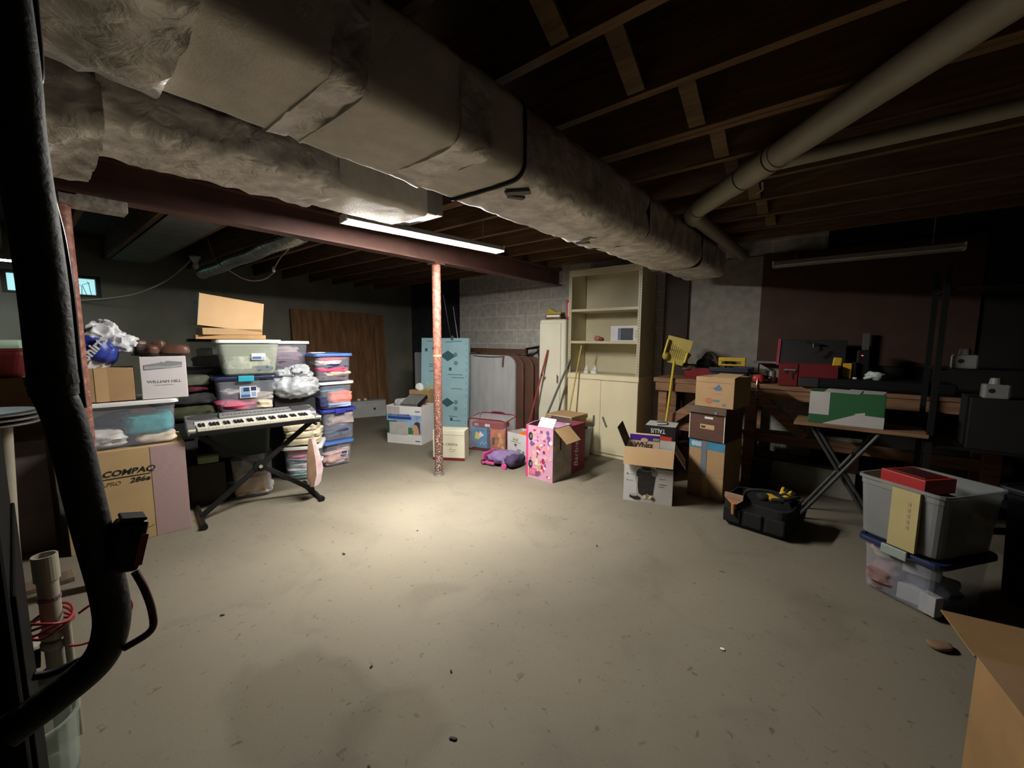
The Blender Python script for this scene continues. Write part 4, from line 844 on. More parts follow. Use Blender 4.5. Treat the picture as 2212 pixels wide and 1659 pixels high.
for z in (.42,.14): oval(-.105,z,.026,.042,M_INK); oval(-.1,z,.012,.02,mat('grey_photo', (.25,.22,.22), .5), -.002)
random.seed(12)
for k in range(70):
    x = random.uniform(-.12,.14); z = random.uniform(.04,.49); r = random.uniform(.008,.024)
    if abs(x+.105) < .04 and min(abs(z-.42), abs(z-.14)) < .06: continue
    oval(x, z, r*random.uniform(.7,1.3), r*random.uniform(.6,1.4), random.choice([MPHOT,MYEL,MPINK2,M_PAPER,MPINK2,MVIO,mat('crimson_print', (.4,.02,.08), .6, var=0)]), -.001-.0002*(k % 3))
decal(t, 'pink_panel', MPHOT, -.12,.03,-.03,.10); decal(t, 'pink_panel', MPINK2, -.08,.17,-.03,.28); decal(t, 'yellow_strip', MYEL, -.022,.02,-.008,.22); decal(t, 'violet_mark', MVIO, -.09,.34,-.05,.36)
for k in range(5): decal(t, 'panel_line', MPINK2, -.112,.038+.011*k,-.04,.042+.011*k, -.0026)
plabel(box('side_panel', mat('worn_grey_card', (.36,.31,.26), .8, var=.25, scale=8), t, (w/2,.002,.0), (w/2+.0012,.328,.528)), 'worn grey side')
box('side_print', M_BLACK, t, (w/2+.001,.12,.3), (w/2+.002,.14,.42))
def flap(t, name, m, o_, u, v, th=.004):
    o_, u, v = Vector(o_), Vector(u), Vector(v); n = u.cross(v).normalized()*th
    return G().prism([o_, o_+u, o_+u+v, o_+v], n).build(name, m, t)
plabel(flap(t, 'flap', M_PAPER, (-.02,0,.528), (.18,0,-.0), (-.02,.09,.075)), 'white inside of the front flap')
flap(t, 'flap', M_CARD, (w/2,.02,.525), (0,.25,0), (.13,.02,-.13)); plabel(flap(t, 'flap', mat('pale_pink_card', (.66,.42,.5), .7), (-w/2,0,.528), (0,.3,0), (.10,0,.05)), 'pink flap')
plabel(flap(t, 'flap', mat('beige_card', (.55,.47,.38), .8), (-.1,.33,.528), (.26,0,0), (.02,-.06,.075)), 'beige back flap')
flap(t, 'tape_strip', M_PAPER, (.09,.327,.545), (.04,0,0), (.055,-.02,-.1), .002)
garment('dark bundle inside the pink doll-toy carton', A, B, .02,.16,.3,(.27,.26,.19),(.09,.04,.045),.8,.15,.1, name='toy', cat='toy')
# magenta carton behind, brown lidded box on it
A, B = (-2.085,3.50), (-2.03,3.80)
A, B = (-2.41,3.535), (-2.115,3.53)
t, w = carton('toy_carton', 'dark magenta carton with white script tucked behind the pink carton', A, B, .27, .50, 0, m=mat('magenta_card', (.24,.025,.06), .6, var=.12))
G().box((w/2,.0,0), (w/2+.001,.27,.5)).build('side_print_panel', mat('magenta_side', (.26,.03,.07), .6, var=.1), t)
text('Barbie', .105, M_PAPER, t, (w/2+.0016,.10,.19), (PI/2,R(-90),PI/2), shear=.25)
A, B = (-2.62,3.86), (-2.215,3.85)
t, w = tote('frosted clear bin behind the magenta carton, by the cream cabinet', A, B, .36, .365, 0, M_CLEARW, None, .88)
t, w = carton('cardboard_box', 'brown box with an overhanging lid on the frosted bin by the cream cabinet', (-2.66,3.88), (-2.325,3.87), .32, .145, .366, m=M_CARD)
box('lid', M_CARD, t, (-w/2-.012,-.012,.10), (w/2+.012,.332,.15), .003)

# ---------------------------------------------------------------- locker, shelves, cabinet
t = thing('locker', 'narrow tall cream metal locker against the block wall', 'locker', (-2.93,4.36,0))
G().box((-.198,0,.0), (.198,.38,1.625)).build('cabinet_body', M_CREAMD, t, bevel=.03, segs=4)
box('door', M_CREAMD, t, (-.185,-.006,.08), (.135,.004,1.575), .003)
G().tube([(-.186,-.002,.08), (-.186,-.002,1.576), (.136,-.002,1.576), (.136,-.002,.08)], .0022, 4).build('door_gap', mat('gap_line', (.1,.09,.06), .8, var=0), t)
box('pull', M_CHROME, t, (.09,-.016,.82), (.115,-.005,.93), .004)
p = thing('tin', 'battered yellow and black tin lying on the pale locker', 'tin', (-2.95,4.46,1.626), R(4))
box('tin_body', mat('tin_brown', (.14,.09,.04), .5, var=.4, scale=20), p, (-.115,-.05,.0), (.105,.07,.07), .003); box('tin_lid', mat('tin_yellow', (.45,.33,.03), .5, var=.2), p, (-.118,-.052,.068), (.108,.072,.088), .003)
box('printed_band', M_PAPER, p, (-.1,-.052,.03), (.09,-.0505,.055)); G().prism([(-.115,-.0,.088), (.02,0,.088), (-.09,0,.15)], (0,.05,0)).build('bent_flap', MATS['tin_yellow'], p)
p = thing('red_carton', 'upright narrow red box with white print between locker and shelves', 'box', (-2.725,4.42,1.626))
box('carton_body', mat('bright_red', (.50,.03,.06), .5, var=.08), p, (-.033,0,0), (.045,.11,.23), .002); box('white_print', MPINK2, p, (-.015,-.001,.03), (.01,.0,.20))
CX0, CX1, CY = -2.667, -1.762, 4.33
t = thing('metal_cabinet', 'cream two-door metal cabinet under the open shelves', 'cabinet', ((CX0+CX1)/2,CY,0)); w = CX1-CX0
box('cabinet_body', M_CREAM, t, (-w/2,.012,.0), (w/2,.42,.955), .004)
box('top_rail', M_CREAM, t, (-w/2-.004,-.004,.905), (w/2+.004,.42,.962), .004)
for s, x0, x1 in ((-1,-w/2+.004,-.0015), (1,.0015,w/2-.004)):
    d = box('door', M_CREAM, t, (x0,0,.045), (x1,.012,.898), .003)
    hx = -.075 if s < 0 else .065
    h = G().box((-.011,-.016,-.062), (.011,-.001,.062)).build('handle', M_STEEL, d, (hx,0,.42), rot=(0,R(0 if s < 0 else -24),0), bevel=.005)
    G().lathe([(.012,-.012), (.012,0)], c=(0,0,.03), seg=12, axis='y').build('lock_barrel', M_STEEL, h)
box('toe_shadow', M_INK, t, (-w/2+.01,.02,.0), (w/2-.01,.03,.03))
for x in (-.1,.1,.27): box('scuff', mat('scuff_brown', (.2,.15,.07), .8, var=0), t, (x,-.0052,.9035), (x+.16,-.0042,.906))
M_SHELF = mat('cream_enamel_shaded', (.58,.53,.36), .45, var=.05, scale=2.5)  # cabinet cream darkened: the weaker light up here is put into the colour
t = thing('shelf_unit', 'tall open cream metal shelves standing on the cabinet', 'shelves', ((CX0+CX1)/2,CY+.0,.9635))
H = 2.19-.9635
box('back_panel', M_SHELF, t, (-w/2+.02,.39,0), (w/2-.0,.402,H))
for s in (-1, 1):
    box('side_panel', M_SHELF, t, (s*(w/2-.008)-.006,.004,0), (s*(w/2-.008)+.006,.40,H), .001)
    pst = box('upright', M_SHELF, t, (s*(w/2-.018)-.018,-.002,0), (s*(w/2-.018)+.018,.006,H-.01))
    g = G()
    for k in range(40): g.box((s*(w/2-.018)-.004,-.0032,.02+.0295*k), (s*(w/2-.018)+.004,-.0018,.034+.0295*k))
    g.build('slot_holes', mat('slot_dark', (.12,.1,.06), .8, var=0), pst)
box('top_fascia', M_SHELF, t, (-w/2-.002,-.004,H-.075), (w/2+.002,.008,H), .002); box('top_panel', M_SHELF, t, (-w/2,.008,H-.012), (w/2,.39,H))
for z in (1.733-.9635-.03, 1.356-.9635-.03): box('shelf', M_SHELF, t, (-w/2+.03,.006,z), (w/2-.03,.388,z+.03), .002)
box('shelf', M_SHELF, t, (-w/2+.03,.006,.0), (w/2-.03,.388,.008))
t = thing('product_box', 'white product box with a dark picture on the middle metal shelf', 'box', (-1.955,4.37,1.3565))
box('carton_body', M_WHITEC, t, (-.175,0,0), (.175,.1,.172), .002); box('dark_picture', mat('picture_dark', (.03,.035,.045), .5, var=.5, scale=40), t, (-.055,-.0012,.012), (.095,0,.145)); box('blue_strip', mat('picture_blue', (.08,.16,.4), .5, var=0), t, (-.085,-.0012,.012), (-.058,0,.145))
for k in range(3): box('fine_print', M_GREYINK, t, (.118+.018*k,-.0008,.03), (.122+.018*k,0,.13))
t = thing('ornament', 'small red and pink ornament on the middle metal shelf', 'ornament', (-2.29,4.40,1.3565))
G().blob((-.02,0,.03), (.075,.06,.06), .8, .12, 25, 3).build('pink_body', mat('dusty_pink', (.45,.14,.12), .5, var=.2), t, smooth=True); G().blob((.035,0,.022), (.05,.05,.045), .8, .1, 25, 5).build('dark_red_part', mat('dark_red', (.16,.03,.03), .5, var=0), t, smooth=True)
for k, (x, lab) in enumerate(((-2.425,'white animal-shaped plug-in nearer the shelf side'), (-2.315,'second white animal-shaped plug-in on the cabinet top'))):
    t = thing('cat_figure', lab, 'figurine', (x,4.37,.9722))
    MWP = mat('white_gloss', (.75,.75,.72), .35, var=.03)
    G().lathe([(.026,0), (.028,.01), (.022,.018), (.03,.03), (.026,.06), (.012,.085), (.004,.096)], seg=18).build('figure_body', MWP, t, smooth=True)
    box('foot_block', MWP, t, (-.05 if k else -.032,-.02,0), (-.01,.02,.03), .008)
    for z in (.045,.068): G().blob((0,-.027+.008*(z > .05),z), (.012,.006,.012), 1, 0, nu=10, nv=6).build('dark_dot', M_INK, t)
# leaning handles
def stick(name, label, a, b, r, m, cat):
    a, b = Vector(a), Vector(b); t = thing(name, label, cat, a)
    G().tube([(0,0,0), b-a], r, 12).build('shaft', m, t, smooth=True); return t, b-a
t, d = stick('broom', 'red-handled broom leaning on the pale locker', (-3.17,4.12,.06), (-2.97,4.335,1.24), .0125, mat('red_handle', (.30,.05,.035), .45, var=.1), 'broom')
G().box((-.13,-.03,-.06), (.13,.03,.04)).build('brush_head', mat('dark_bristle', (.05,.03,.03), .9), t); G().lathe([(.018,-.01), (.018,.01)], c=d*.73+Vector((.02,-.01,0)), seg=12, axis='y').build('hanger', M_CHROME, t)
t, d = stick('mop', 'grey metal mop handle leaning between locker and shelves', (-2.92,3.98,.05), (-2.63,4.32,1.13), .0135, mat('grey_tube', (.13,.135,.13), .4, metal=.5), 'mop')
G().box((-.1,-.03,-.05), (.1,.03,.02)).build('mop_head', mat('grey_cloth', (.2,.2,.19), .9), t)
t, d = stick('wooden_pole', 'thin yellowish wooden pole leaning on the cream shelves', (-2.56,4.05,0), (-2.478,4.322,1.30), .0095, mat('yellow_wood', (.50,.36,.12), .6, var=.15), 'pole')
t, d = stick('long_dustpan', 'yellow long-handled dustpan standing upside down beside the workbench', (-1.465,4.265,.0), (-1.372,4.275,1.158), .013, mat('yellow_plastic', (.62,.50,.05), .45, var=.05), 'dustpan')
m = Matrix.Translation(d) @ Matrix.Rotation(R(14), 4, 'Y')
MYD = mat('mustard_plastic', (.35,.27,.04), .5, var=.1)
g = G(); g.loft([[m @ Vector(p) for p in ((-.07,0,-.03), (.09,0,-.03), (.09,.07,-.0), (-.07,.07,-.0))], [m @ Vector(p) for p in ((-.12,-.0,.13), (.12,-.0,.10), (.12,.10,.10), (-.12,.10,.16))]]); g.build('pan_shell', MYD, t, bevel=.008)
g = G().box((-.115,.0,.03), (-.10,-.05,.2), m).box((.10,.0,.02), (.118,-.05,.12), m); g.build('side_wall', MATS['yellow_plastic'], t)
g = G()
for k in range(9): g.box((-.085+.02*k,-.006,.03), (-.078+.02*k,.0,.17-.006*k), m)
g.build('comb_teeth', MYD, t); G().blob(m @ Vector((-.09,-.02,.03)), (.07,.07,.08), .9, .05, nu=16, nv=10).build('hinge_knob', MYD, t, smooth=True)
G().box((-.13,.0,.10), (.12,.006,.24), m).build('back_plate', MYD, t)

# ---------------------------------------------------------------- workbench
t = thing('workbench', 'heavy timber workbench with diagonal braces against the back wall', 'workbench', (0,4.31,0))
BX0, BX1 = -1.565, .95
box('bench_top', M_BENCH, t, (BX0-.02,-.012,.935), (BX1,.46,.98), .003)
box('front_apron', M_BENCH, t, (BX0,0,.845), (BX1,.038,.934), .003); box('back_rail', M_BENCH, t, (BX0,.42,.845), (BX1,.455,.934))
for x in (BX0+.02, -.72, .80):
    box('leg', M_BENCH, t, (x,.04,0), (x+.088,.128,.934), .003); box('leg', M_BENCH, t, (x,.36,0), (x+.088,.448,.934), .003)
for x0, z0, x1, z1 in ((BX0+.12,.50,-1.02,.84), (-.60,.84,-.25,.52)):
    d = Vector((x1-x0,0,z1-z0)); n = Vector((-d.z,0,d.x)).normalized()*.045
    p = [Vector((x0,.045,z0))+n, Vector((x0,.045,z0))-n, Vector((x1,.045,z1))-n, Vector((x1,.045,z1))+n]
    G().prism(p, (0,.038,0)).build('brace', M_BENCH, t, bevel=.003)
box('lower_rail', M_BENCH, t, (BX0+.02,.128,.42), (BX1,.166,.51), .003)
box('lower_shelf', M_DECK, t, (BX0+.05,.17,.25), (BX1-.05,.44,.275))
o = G().box((-1.66,4.74,0), (-1.40,4.762,2.15)).build('dark_band_panel', mat('dark_band_brown', (.035,.024,.018), .8, var=.2)); tag(o, 'dark flat panel filling the dark band of wall between the metal shelves and pale wall', 'board')  # panel added to fill a dark band on the wall
struct('wall_shade_sheet', G().box((-.22,4.766,0), (2.6,4.781,2.5)), mat('wall_shade_dark', (.012,.010,.008), .9))  # near-black sheet over the block wall, standing in for the shade there
g = G().box((-.715,4.745,1.16), (.75,4.763,2.20)); o = g.build('peg_board', mat('brown_hardboard', (.05,.024,.015), .8, var=.15, scale=6)); tag(o, 'brown hardboard sheet fixed to the wall above the workbench', 'board')
o = G().box((-.72,4.60,1.155), (-.40,4.74,1.172)).build('wall_ledge', mat('ledge_wood', (.22,.18,.16), .8)); tag(o, 'small pale ledge at the lower corner of the brown hardboard', 'shelf')
BZ = .981
def on_bench(name, label, cat, x, y, rz=0., z=BZ): return thing(name, label, cat, (x,y,z), rz)
t = on_bench('paint_tray', 'red plastic tray of tools at the left end of the workbench', 'tray', -1.16, 4.50)
g = G(); rg = lambda w_, d_, z, q=0: [(x, y, z) for x, y in rrect(w_, d_, .02)]
g.loft([rg(.28,.22,0), rg(.33,.26,.11), rg(.34,.27,.11), rg(.34,.27,.115), rg(.32,.25,.112), rg(.27,.21,.006)]); g.build('tray_body', mat('dark_red_plastic', (.17,.016,.02), .45, var=.08), t)
t = on_bench('circular_saw', 'dark power saw lying in the red tray on the workbench', 'power tool', -1.10, 4.50, .3, BZ+.06)
G().blob((-.03,0,.09), (.17,.12,.11), .8, .1, 12, 2).build('motor_body', M_BLACK, t, smooth=True); G().tube(cr([(-.08,0,.10), (-.02,0,.19), (.04,0,.19), (.08,0,.10)]), .017, 10).build('handle', mat('dark_grey_tool', (.05,.05,.05), .5), t, smooth=True)
G().lathe([(.07,-.006), (.075,0), (.07,.006)], c=(.08,.03,.08), seg=24, axis='y').build('blade_guard', M_STEEL, t)
o = G().blob((0,0,.03), (.2,.14,.06), .8, .2, 16, 9).build('grey_rag', mat('green_grey_rag', (.16,.16,.12), .95), None, (-1.27,4.42,BZ+.09), .4, smooth=True); tag(o, 'greenish grey rag heaped at the end of the red tray', 'rag')
t = on_bench('tool_caddy', 'dark navy tool caddy with a broad yellow handle on the workbench', 'caddy', -.885, 4.48)
g = G(); g.loft([rg(.30,.2,0), rg(.33,.22,.085), rg(.36,.25,.088), rg(.36,.25,.13), rg(.345,.235,.13), rg(.29,.19,.01)]); g.build('caddy_body', mat('navy_plastic', (.012,.014,.03), .45), t, bevel=.003)
g = G().box((-.12,-.012,.14), (-.085,.012,.21)).box((.085,-.012,.14), (.12,.012,.21)).box((-.12,-.014,.185), (.12,.014,.225)).box((-.10,-.012,.14), (.10,.012,.158))
g.build('handle', mat('tool_yellow', (.55,.36,.02), .45, var=.06), t, bevel=.006)
# tangle, jars and cups
t = on_bench('cable_coil', 'heap of dark cable and cord on the workbench by the red toolbox', 'cable', -.66, 4.44)
random.seed(8)
for k in range(5):
    pts = [(.11*math.cos(a)*(1-.08*k)+random.uniform(-.01,.01), .08*math.sin(a)*(1-.1*k)+random.uniform(-.01,.01), .012+.013*k+random.uniform(-.004,.01)) for a in [2*PI*j/16 for j in range(17)]]
    G().tube(cr(pts, 3), .009, 8).build('coil_turn', M_BLACK if k % 2 else mat('brown_cable', (.06,.035,.025), .6), t, smooth=True)
t = on_bench('red_clamp', 'red clamp with a hanging ring over the front edge of the workbench', 'clamp', -.63, 4.34)
G().blob((0,0,.045), (.09,.07,.08), .7, .1, 20, 4).build('clamp_body', mat('tool_red', (.42,.03,.025), .4, var=.1), t, smooth=True)
G().tube([(0,-.03,.05), (.0,-.052,.0), (.005,-.056,-.06)], .007, 8).build('steel_stem', M_CHROME, t, smooth=True)
G().tube([(.03+.035*math.cos(a), -.062, -.09+.03*math.sin(a)) for a in [2*PI*j/20 for j in range(21)]], .0045, 8).build('ring', M_STEEL, t, smooth=True)
G().blob((.03,-.06,-.085), (.05,.02,.035), .7, .1, 20, 4).build('pink_pad', mat('salmon_rubber', (.5,.16,.1), .6), t, smooth=True)
for k, (x, y, r, h, lab, m) in enumerate(((-.545,4.52,.03,.12,'small steel spray can beside the red toolbox',M_STEEL), (-.575,4.46,.028,.055,'low chrome cup beside the red toolbox',M_CHROME), (-.585,4.40,.026,.04,'tan roll of tape near the red clamp',M_CARD2))):
    t = on_bench('small_can', lab, 'can', x, y); G().lathe([(r,0), (r,h*.86), (r*.7,h*.93), (r*.5,h*.95)], seg=18).build('can_body', m, t); G().lathe([(r*.45,h*.95), (r*.45,h)], seg=12).build('cap', M_BLACK, t)
t = on_bench('glue_pot', 'yellow-green plastic cup with a ribbed rim on the workbench front', 'cup', -.449, 4.36)
MYG = mat('yellow_green', (.55,.52,.22), .4, var=.05)
G().lathe([(.022,0), (.025,.05), (.022,.052), (.026,.056), (.027,.098), (.022,.098)], seg=20).build('cup_body', MYG, t)
for z in (.053, .099): G().lathe([(.027,z-.003), (.030,z), (.030,z+.006), (.027,z+.008)], seg=20).build('rim', MYG, t)
# red toolbox, open
t = on_bench('red_toolbox', 'open red metal toolbox with chrome latch and dark raised lid', 'toolbox', -.30, 4.40)
MTR = mat('toolbox_red', (.13,.01,.012), .4, var=.1)
g = G(); g.loft([[(x, y, z) for x, y in ((-.17,-.11), (.24,-.11), (.24,.13), (-.17,.13))] for z in (0,.19)], cap=False); g.box((-.17,-.11,0), (.24,.13,.004)); g.build('box_body', MTR, t)
G().box((-.17,-.118,.0), (-.03,-.112,.195)).build('front_panel', MTR, t, bevel=.003)
d = G().box((-.20,0,0), (.28,.035,.23)).build('lid', mat('dark_lid_inside', (.008,.005,.006), .5, var=.2), t, (0,.13,.175), rot=(R(-12),0,0), bevel=.004)
plabel(G().box((-.222,-.01,-.01), (-.2,.07,.235)).build('lid_edge', mat('pink_red_edge', (.30,.03,.06), .5, var=.05), d), 'reddish raised edge of the lid')
for x in (-.12,-.06): G().lathe([(.016,-.004), (.018,0), (.016,.004)], c=(x,-.122,.125), seg=14, axis='y').build('chrome_latch', M_CHROME, t)
box('hasp', M_CHROME, t, (-.075,-.126,.06), (-.063,-.12,.115)); box('carry_bar', M_STEEL, t, (-.13,-.13,.135), (-.045,-.122,.145))
t = on_bench('hanging_tools', 'shiny wrench resting in the raised lid of the red toolbox', 'wrench', -.28, 4.50, .2, BZ+.30)
for q in (((-.03,0,.08), (.08,0,.06)), ((.03,0,.08), (.035,0,.03)), ((.03,-.05,-.03), (.10,-.03,.02))): G().tube(q, .008, 8).build('steel_bar', M_CHROME, t, smooth=True)
t.name = 'wrench'
# black drawer chest with oddments on it
t = on_bench('drawer_chest', 'long low black chest at the dark end of the workbench', 'chest', .02, 4.38)
box('chest_body', mat('black_enamel', (.008,.008,.009), .6, var=.1, spec=.15), t, (-.335,-.12,0), (.60,.22,.082), .015); box('end_face', mat('grey_black_plastic', (.02,.02,.022), .6), t, (-.338,-.126,.004), (-.20,-.118,.08), .008)
box('drawer_line', M_INK, t, (-.19,-.1225,.04), (.59,-.12,.043))
def on_chest(name, label, cat, x, y, rz=0.): return thing(name, label, cat, (x,y,BZ+.083), rz)
t = on_chest('parts_tub', 'light green plastic tub with wrappers on the black chest', 'tub', -.215, 4.40)
g = G(); g.loft([rg(.085,.08,0), rg(.10,.09,.055), rg(.095,.085,.055), rg(.08,.07,.004)]); g.build('tub', mat('light_green_plastic', (.16,.42,.07), .45, var=.05), t)
G().blob((.02,.0,.06), (.09,.07,.05), .7, .3, 25, 4, 20, 12).build('crumpled_wrapper', mat('pale_green_film', (.3,.42,.25), .4, var=.2), t, smooth=True)
t = on_chest('drill_battery', 'yellow and black drill battery with a white label on the black chest', 'battery', -.085, 4.40)
box('white_label_block', mat('grey_label', (.4,.4,.4), .6, var=.05), t, (-.03,-.035,0), (.03,.03,.04), .004); box('black_body', M_BLACK, t, (-.035,-.03,.04), (.035,.04,.085), .005); G().box((-.028,-.025,.08), (.032,.035,.17)).build('yellow_body', MATS['tool_yellow'], t, rot=(0,R(5),0), bevel=.008)
box('face_print', M_GREYINK, t, (-.015,-.0365,.015), (.018,-.035,.028))
t = on_chest('yellow_case', 'upright yellow plastic case beside the drill battery', 'case', -.005, 4.40)
G().box((-.028,-.03,0), (.030,.05,.125)).build('yellow_front', mat('amber_plastic', (.60,.34,.02), .45, var=.05), t, bevel=.004); box('black_side', M_BLACK, t, (.031,-.02,0), (.06,.06,.135), .004)
t = on_bench('spirit_level', 'pale level standing upright against the brown hardboard', 'level', .105, 4.66)
box('level_body', mat('dull_aluminium', (.08,.075,.07), .6), t, (-.024,0,0), (.024,.03,.458), .003); box('vial', M_BLACK, t, (-.012,-.001,.14), (.012,0,.2))
t = on_chest('charger', 'black charger with a small glowing red light on the black chest', 'charger', .085, 4.44)
box('housing', M_BLACK, t, (-.035,-.02,0), (.05,.08,.235), .01); G().blob((.0,-.021,.19), (.014,.006,.009), 1, 0, nu=10, nv=6).build('red_led', mat('red_led', (.8,.05,.05), .4, var=0, emit=((1,.08,.1), 1.6)), t)
o = G().blob((0,0,.03), (.12,.08,.06), .8, .35, 28, 7, 24, 14).build('foil_scraps', mat('pale_green_foil', (.5,.56,.5), .35, var=.3, scale=40), None, (.165,4.36,BZ+.083), 0, smooth=True); tag(o, 'crumpled shiny pale wrapper at the end of the black chest', 'wrapper')
o = G().blob((0,0,.008), (.03,.02,.016), .8, .2, 20, 2).build('white_bit', M_PAPER, None, (.05,4.32,BZ+.083), 0, smooth=True); tag(o, 'little white scrap beside the yellow case', 'scrap')
# under the bench
t = thing('plastic_pipe', 'pale plastic pipe lying along the shelf under the workbench', 'pipe', (-.30,4.51,.30)); G().tube([(-.42,0,.2), (.44,0,.215)], .028, 16).build('shaft', mat('dim_white_plastic', (.34,.33,.29), .5), t, smooth=True)
for x in (-.36,.40): box('support_block', M_DECK, t, (x-.03,-.03,-.024), (x+.03,.03,.176))
t, w = carton('storage_box', 'low pale greenish box on the floor under the workbench', (-.62,4.50), (.12,4.50), .22, .245, 0, m=mat('dim_pale_box', (.30,.30,.25), .8, var=.15))
t, w = carton('storage_box', 'black upright box standing on the floor under the workbench', (-.615,4.30), (-.495,4.29), .14, .265, 0, m=mat('black_card', (.008,.008,.008), .7))

# ---------------------------------------------------------------- cartons in front of the workbench
A, B = (-1.421,3.256), (-1.044,3.368)
M_GREYC = mat('grey_white_card', (.52,.50,.47), .65, var=.06)
t, w = carton('appliance_carton', 'open coffee maker carton with a picture of the machine and tan flaps', A, B, .33, .47, 0, m=M_GREYC, opened=True)
decal(t, 'white_panel', M_WHITEC, -w/2,.0,-w/2+.075,.33, -.0002)
G().prism([(-w/2+.075,-.0004,.33), (-w/2+.075,-.0004,.0), (-w/2+.115,-.0004,.0), (-w/2+.105,-.0004,.15)], (0,-.001,0)).build('curved_edge', M_WHITEC, t)
decal(t, 'teal_corner', mat('teal_print', (.03,.12,.15), .6, var=.1), .06,.30,w/2,.40, -.0002)
MK = mat('machine_print', (.03,.028,.028), .45, var=.3, scale=20); MK2 = mat('machine_grey', (.20,.20,.20), .5, var=.2)
G().prism([(x-.012,-.0014,z) for x, z in ((-.085,.26), (-.06,.075), (-.03,.055), (.055,.075), (.075,.27), (.06,.295), (.02,.31), (-.04,.308))], (0,-.001,0)).build('machine_picture', MK, t)
oval(-.012,.288,.055,.022,MK2,-.0028,'lid_picture'); oval(-.012,.293,.038,.014,M_INK,-.004,'opening_picture'); oval(.048,.262,.022,.028,MK2,-.0028,'handle_picture')
decal(t, 'highlight', M_WHITEC, -.087,.13,-.082,.22, -.0028)
G().prism([(x,-.0014,z) for x, z in ((-.145,.055), (-.145,.03), (-.10,.012), (-.055,.02), (-.055,.04), (-.09,.05), (-.12,.062))], (0,-.001,0)).build('tray_picture', MK, t); oval(-.11,.056,.032,.012,M_GREYC,-.0028,'cup_picture')
for x, z, m in ((-.02,.05,M_CREAM), (.0,.062,mat('pod_tan', (.35,.25,.14), .6)), (.02,.052,M_CREAM), (.045,.04,mat('pod_brown', (.14,.05,.04), .6))): oval(x,z,.016,.016,m,-.003,'pod_picture')
for z, m in ((.235,M_GREYINK), (.18,LB2)):
    oval(-w/2+.03,z,.008,.008,m,-.0014,'bullet_picture'); decal(t, 'fine_print', MATS['pale_print'], -w/2+.045,z-.004,-w/2+.08,z+.004, -.0012)
for z, x1 in ((.215,.14), (.17,.15), (.15,.13)): decal(t, 'fine_print', M_GREYINK, .09,z,x1,z+.006, -.0004)
plabel(box('dark_side', mat('dark_brown_card', (.05,.03,.025), .7, var=.1), t, (w/2,0,0), (w/2+.0014,.33,.47)), 'dark printed side')
plabel(flap(t, 'flap', M_CARD2, (-w/2,.0,.468), (w,0,0), (-.004,-.045,-.14), .003), 'tan front flap folded down')
flap(t, 'flap', mat('dark_flap', (.06,.04,.035), .8), (-w/2,.0,.468), (0,.30,0), (-.07,.0,.16)); flap(t, 'flap', M_CARDD, (w/2,.0,.468), (0,.30,0), (.09,.0,-.14))
p, a_ = WP(A, B, -.05, .12)
t = thing('food_box', 'purple and cream food box standing inside the coffee maker carton', 'box', (*p,.165), a_)
G().box((-.12,0,0), (.125,.06,.39)).build('carton_body', mat('cream_pink_card', (.66,.48,.33), .6, var=.05), t, bevel=.002); decal(t, 'purple_band', mat('purple_print', (.07,.02,.26), .5, var=.05), -.121,.34,.126,.391, -.0002)
text('Whizz', .06, mat('brown_lettering', (.09,.04,.02), .6, var=0), t, (-.01,-.0016,.302), shear=.1, bold=.001, ex=.0008); oval(.0,.345,.03,.018,mat('cream_pink_card',(.66,.48,.33)),-.0016,'crest'); decal(t, 'green_mark', mat('lime_print', (.25,.4,.08), .6, var=0), .07,.345,.12,.365, -.0014)
A, B = (-1.51,3.93), (-1.235,3.985)
t, w = carton('shoe_carton', 'black carton with white upside-down lettering over a red panel, in front of the workbench', A, B, .26, .535, 0, m=mat('black_card2', (.012,.011,.011), .6, var=.1), bev=.002)
plabel(box('white_top', mat('white_top_card', (.58,.57,.54), .7, var=.05), t, (-w/2,0,.5352), (w/2,.26,.5365)), 'white printed lid')
G().tube(cr([(-.03,.03,.537), (.05,.09,.537), (.03,.2,.537), (-.06,.18,.537)]), .008, 6).build('swirl_print', M_INK, t)
text('TALUS', .062, M_PAPER, t, (-.02,-.0016,.487), (PI/2,PI,0), sx=.75, bold=.001)
G().prism([(-w/2+.012,-.0004,.452), (w/2-.03,-.0004,.432), (w/2-.04,-.0004,.33), (-w/2+.012,-.0004,.35)], (0,-.001,0)).build('red_panel', mat('red_print', (.55,.05,.03), .6, var=.12), t)
# stack of four cartons
A, B = (-1.045,3.778), (-.745,3.727)
t, w = carton('cardboard_box', 'bottom brown carton of the tall stack by the workbench', A, B, .36, .195, 0, m=M_CARD)
decal(t, 'tape_strip', M_CARD2, -.02,.0,.03,.195)
t, w = carton('cardboard_box', 'second carton of the tall stack, sealed with blue and white tape', A, B, .36, .315, .196, m=M_CARD)
plabel(decal(t, 'blue_tape', mat('blue_tape', (.06,.26,.42), .5, var=.12, scale=25), -w/2,.235,w/2,.313, -.0002), 'blue printed tape along the top'); decal(t, 'grey_tape', mat('grey_strip', (.18,.19,.22), .5, var=.05), -.045,.0,.005,.315, -.0016)
for k in range(3): oval(-.115+.028*k,.272,.017,.024,mat('tape_white', (.5,.56,.58), .6),-.0016,'tape_scroll')
A, B = (-1.05,3.762), (-.752,3.712)
t, w = carton('file_box', 'dark brown filing box with woodgrain front and overhanging lid, third in the tall stack', A, B, .38, .235, .512, m=mat('file_brown', (.11,.05,.035), .7, var=.15, scale=6, stretch=(1,1,8)))
for x in (-w/2, w/2-.008): decal(t, 'pale_edge', M_CREAMD, x,.0,x+.006,.235, -.0002)
decal(t, 'label_holder', M_CARD2, -.055,.10,.065,.14, -.0006); decal(t, 'label_print', M_INK, -.045,.112,-.01,.126, -.002); decal(t, 'finger_slot', M_PAPER, -.02,.19,.05,.208, -.0006)
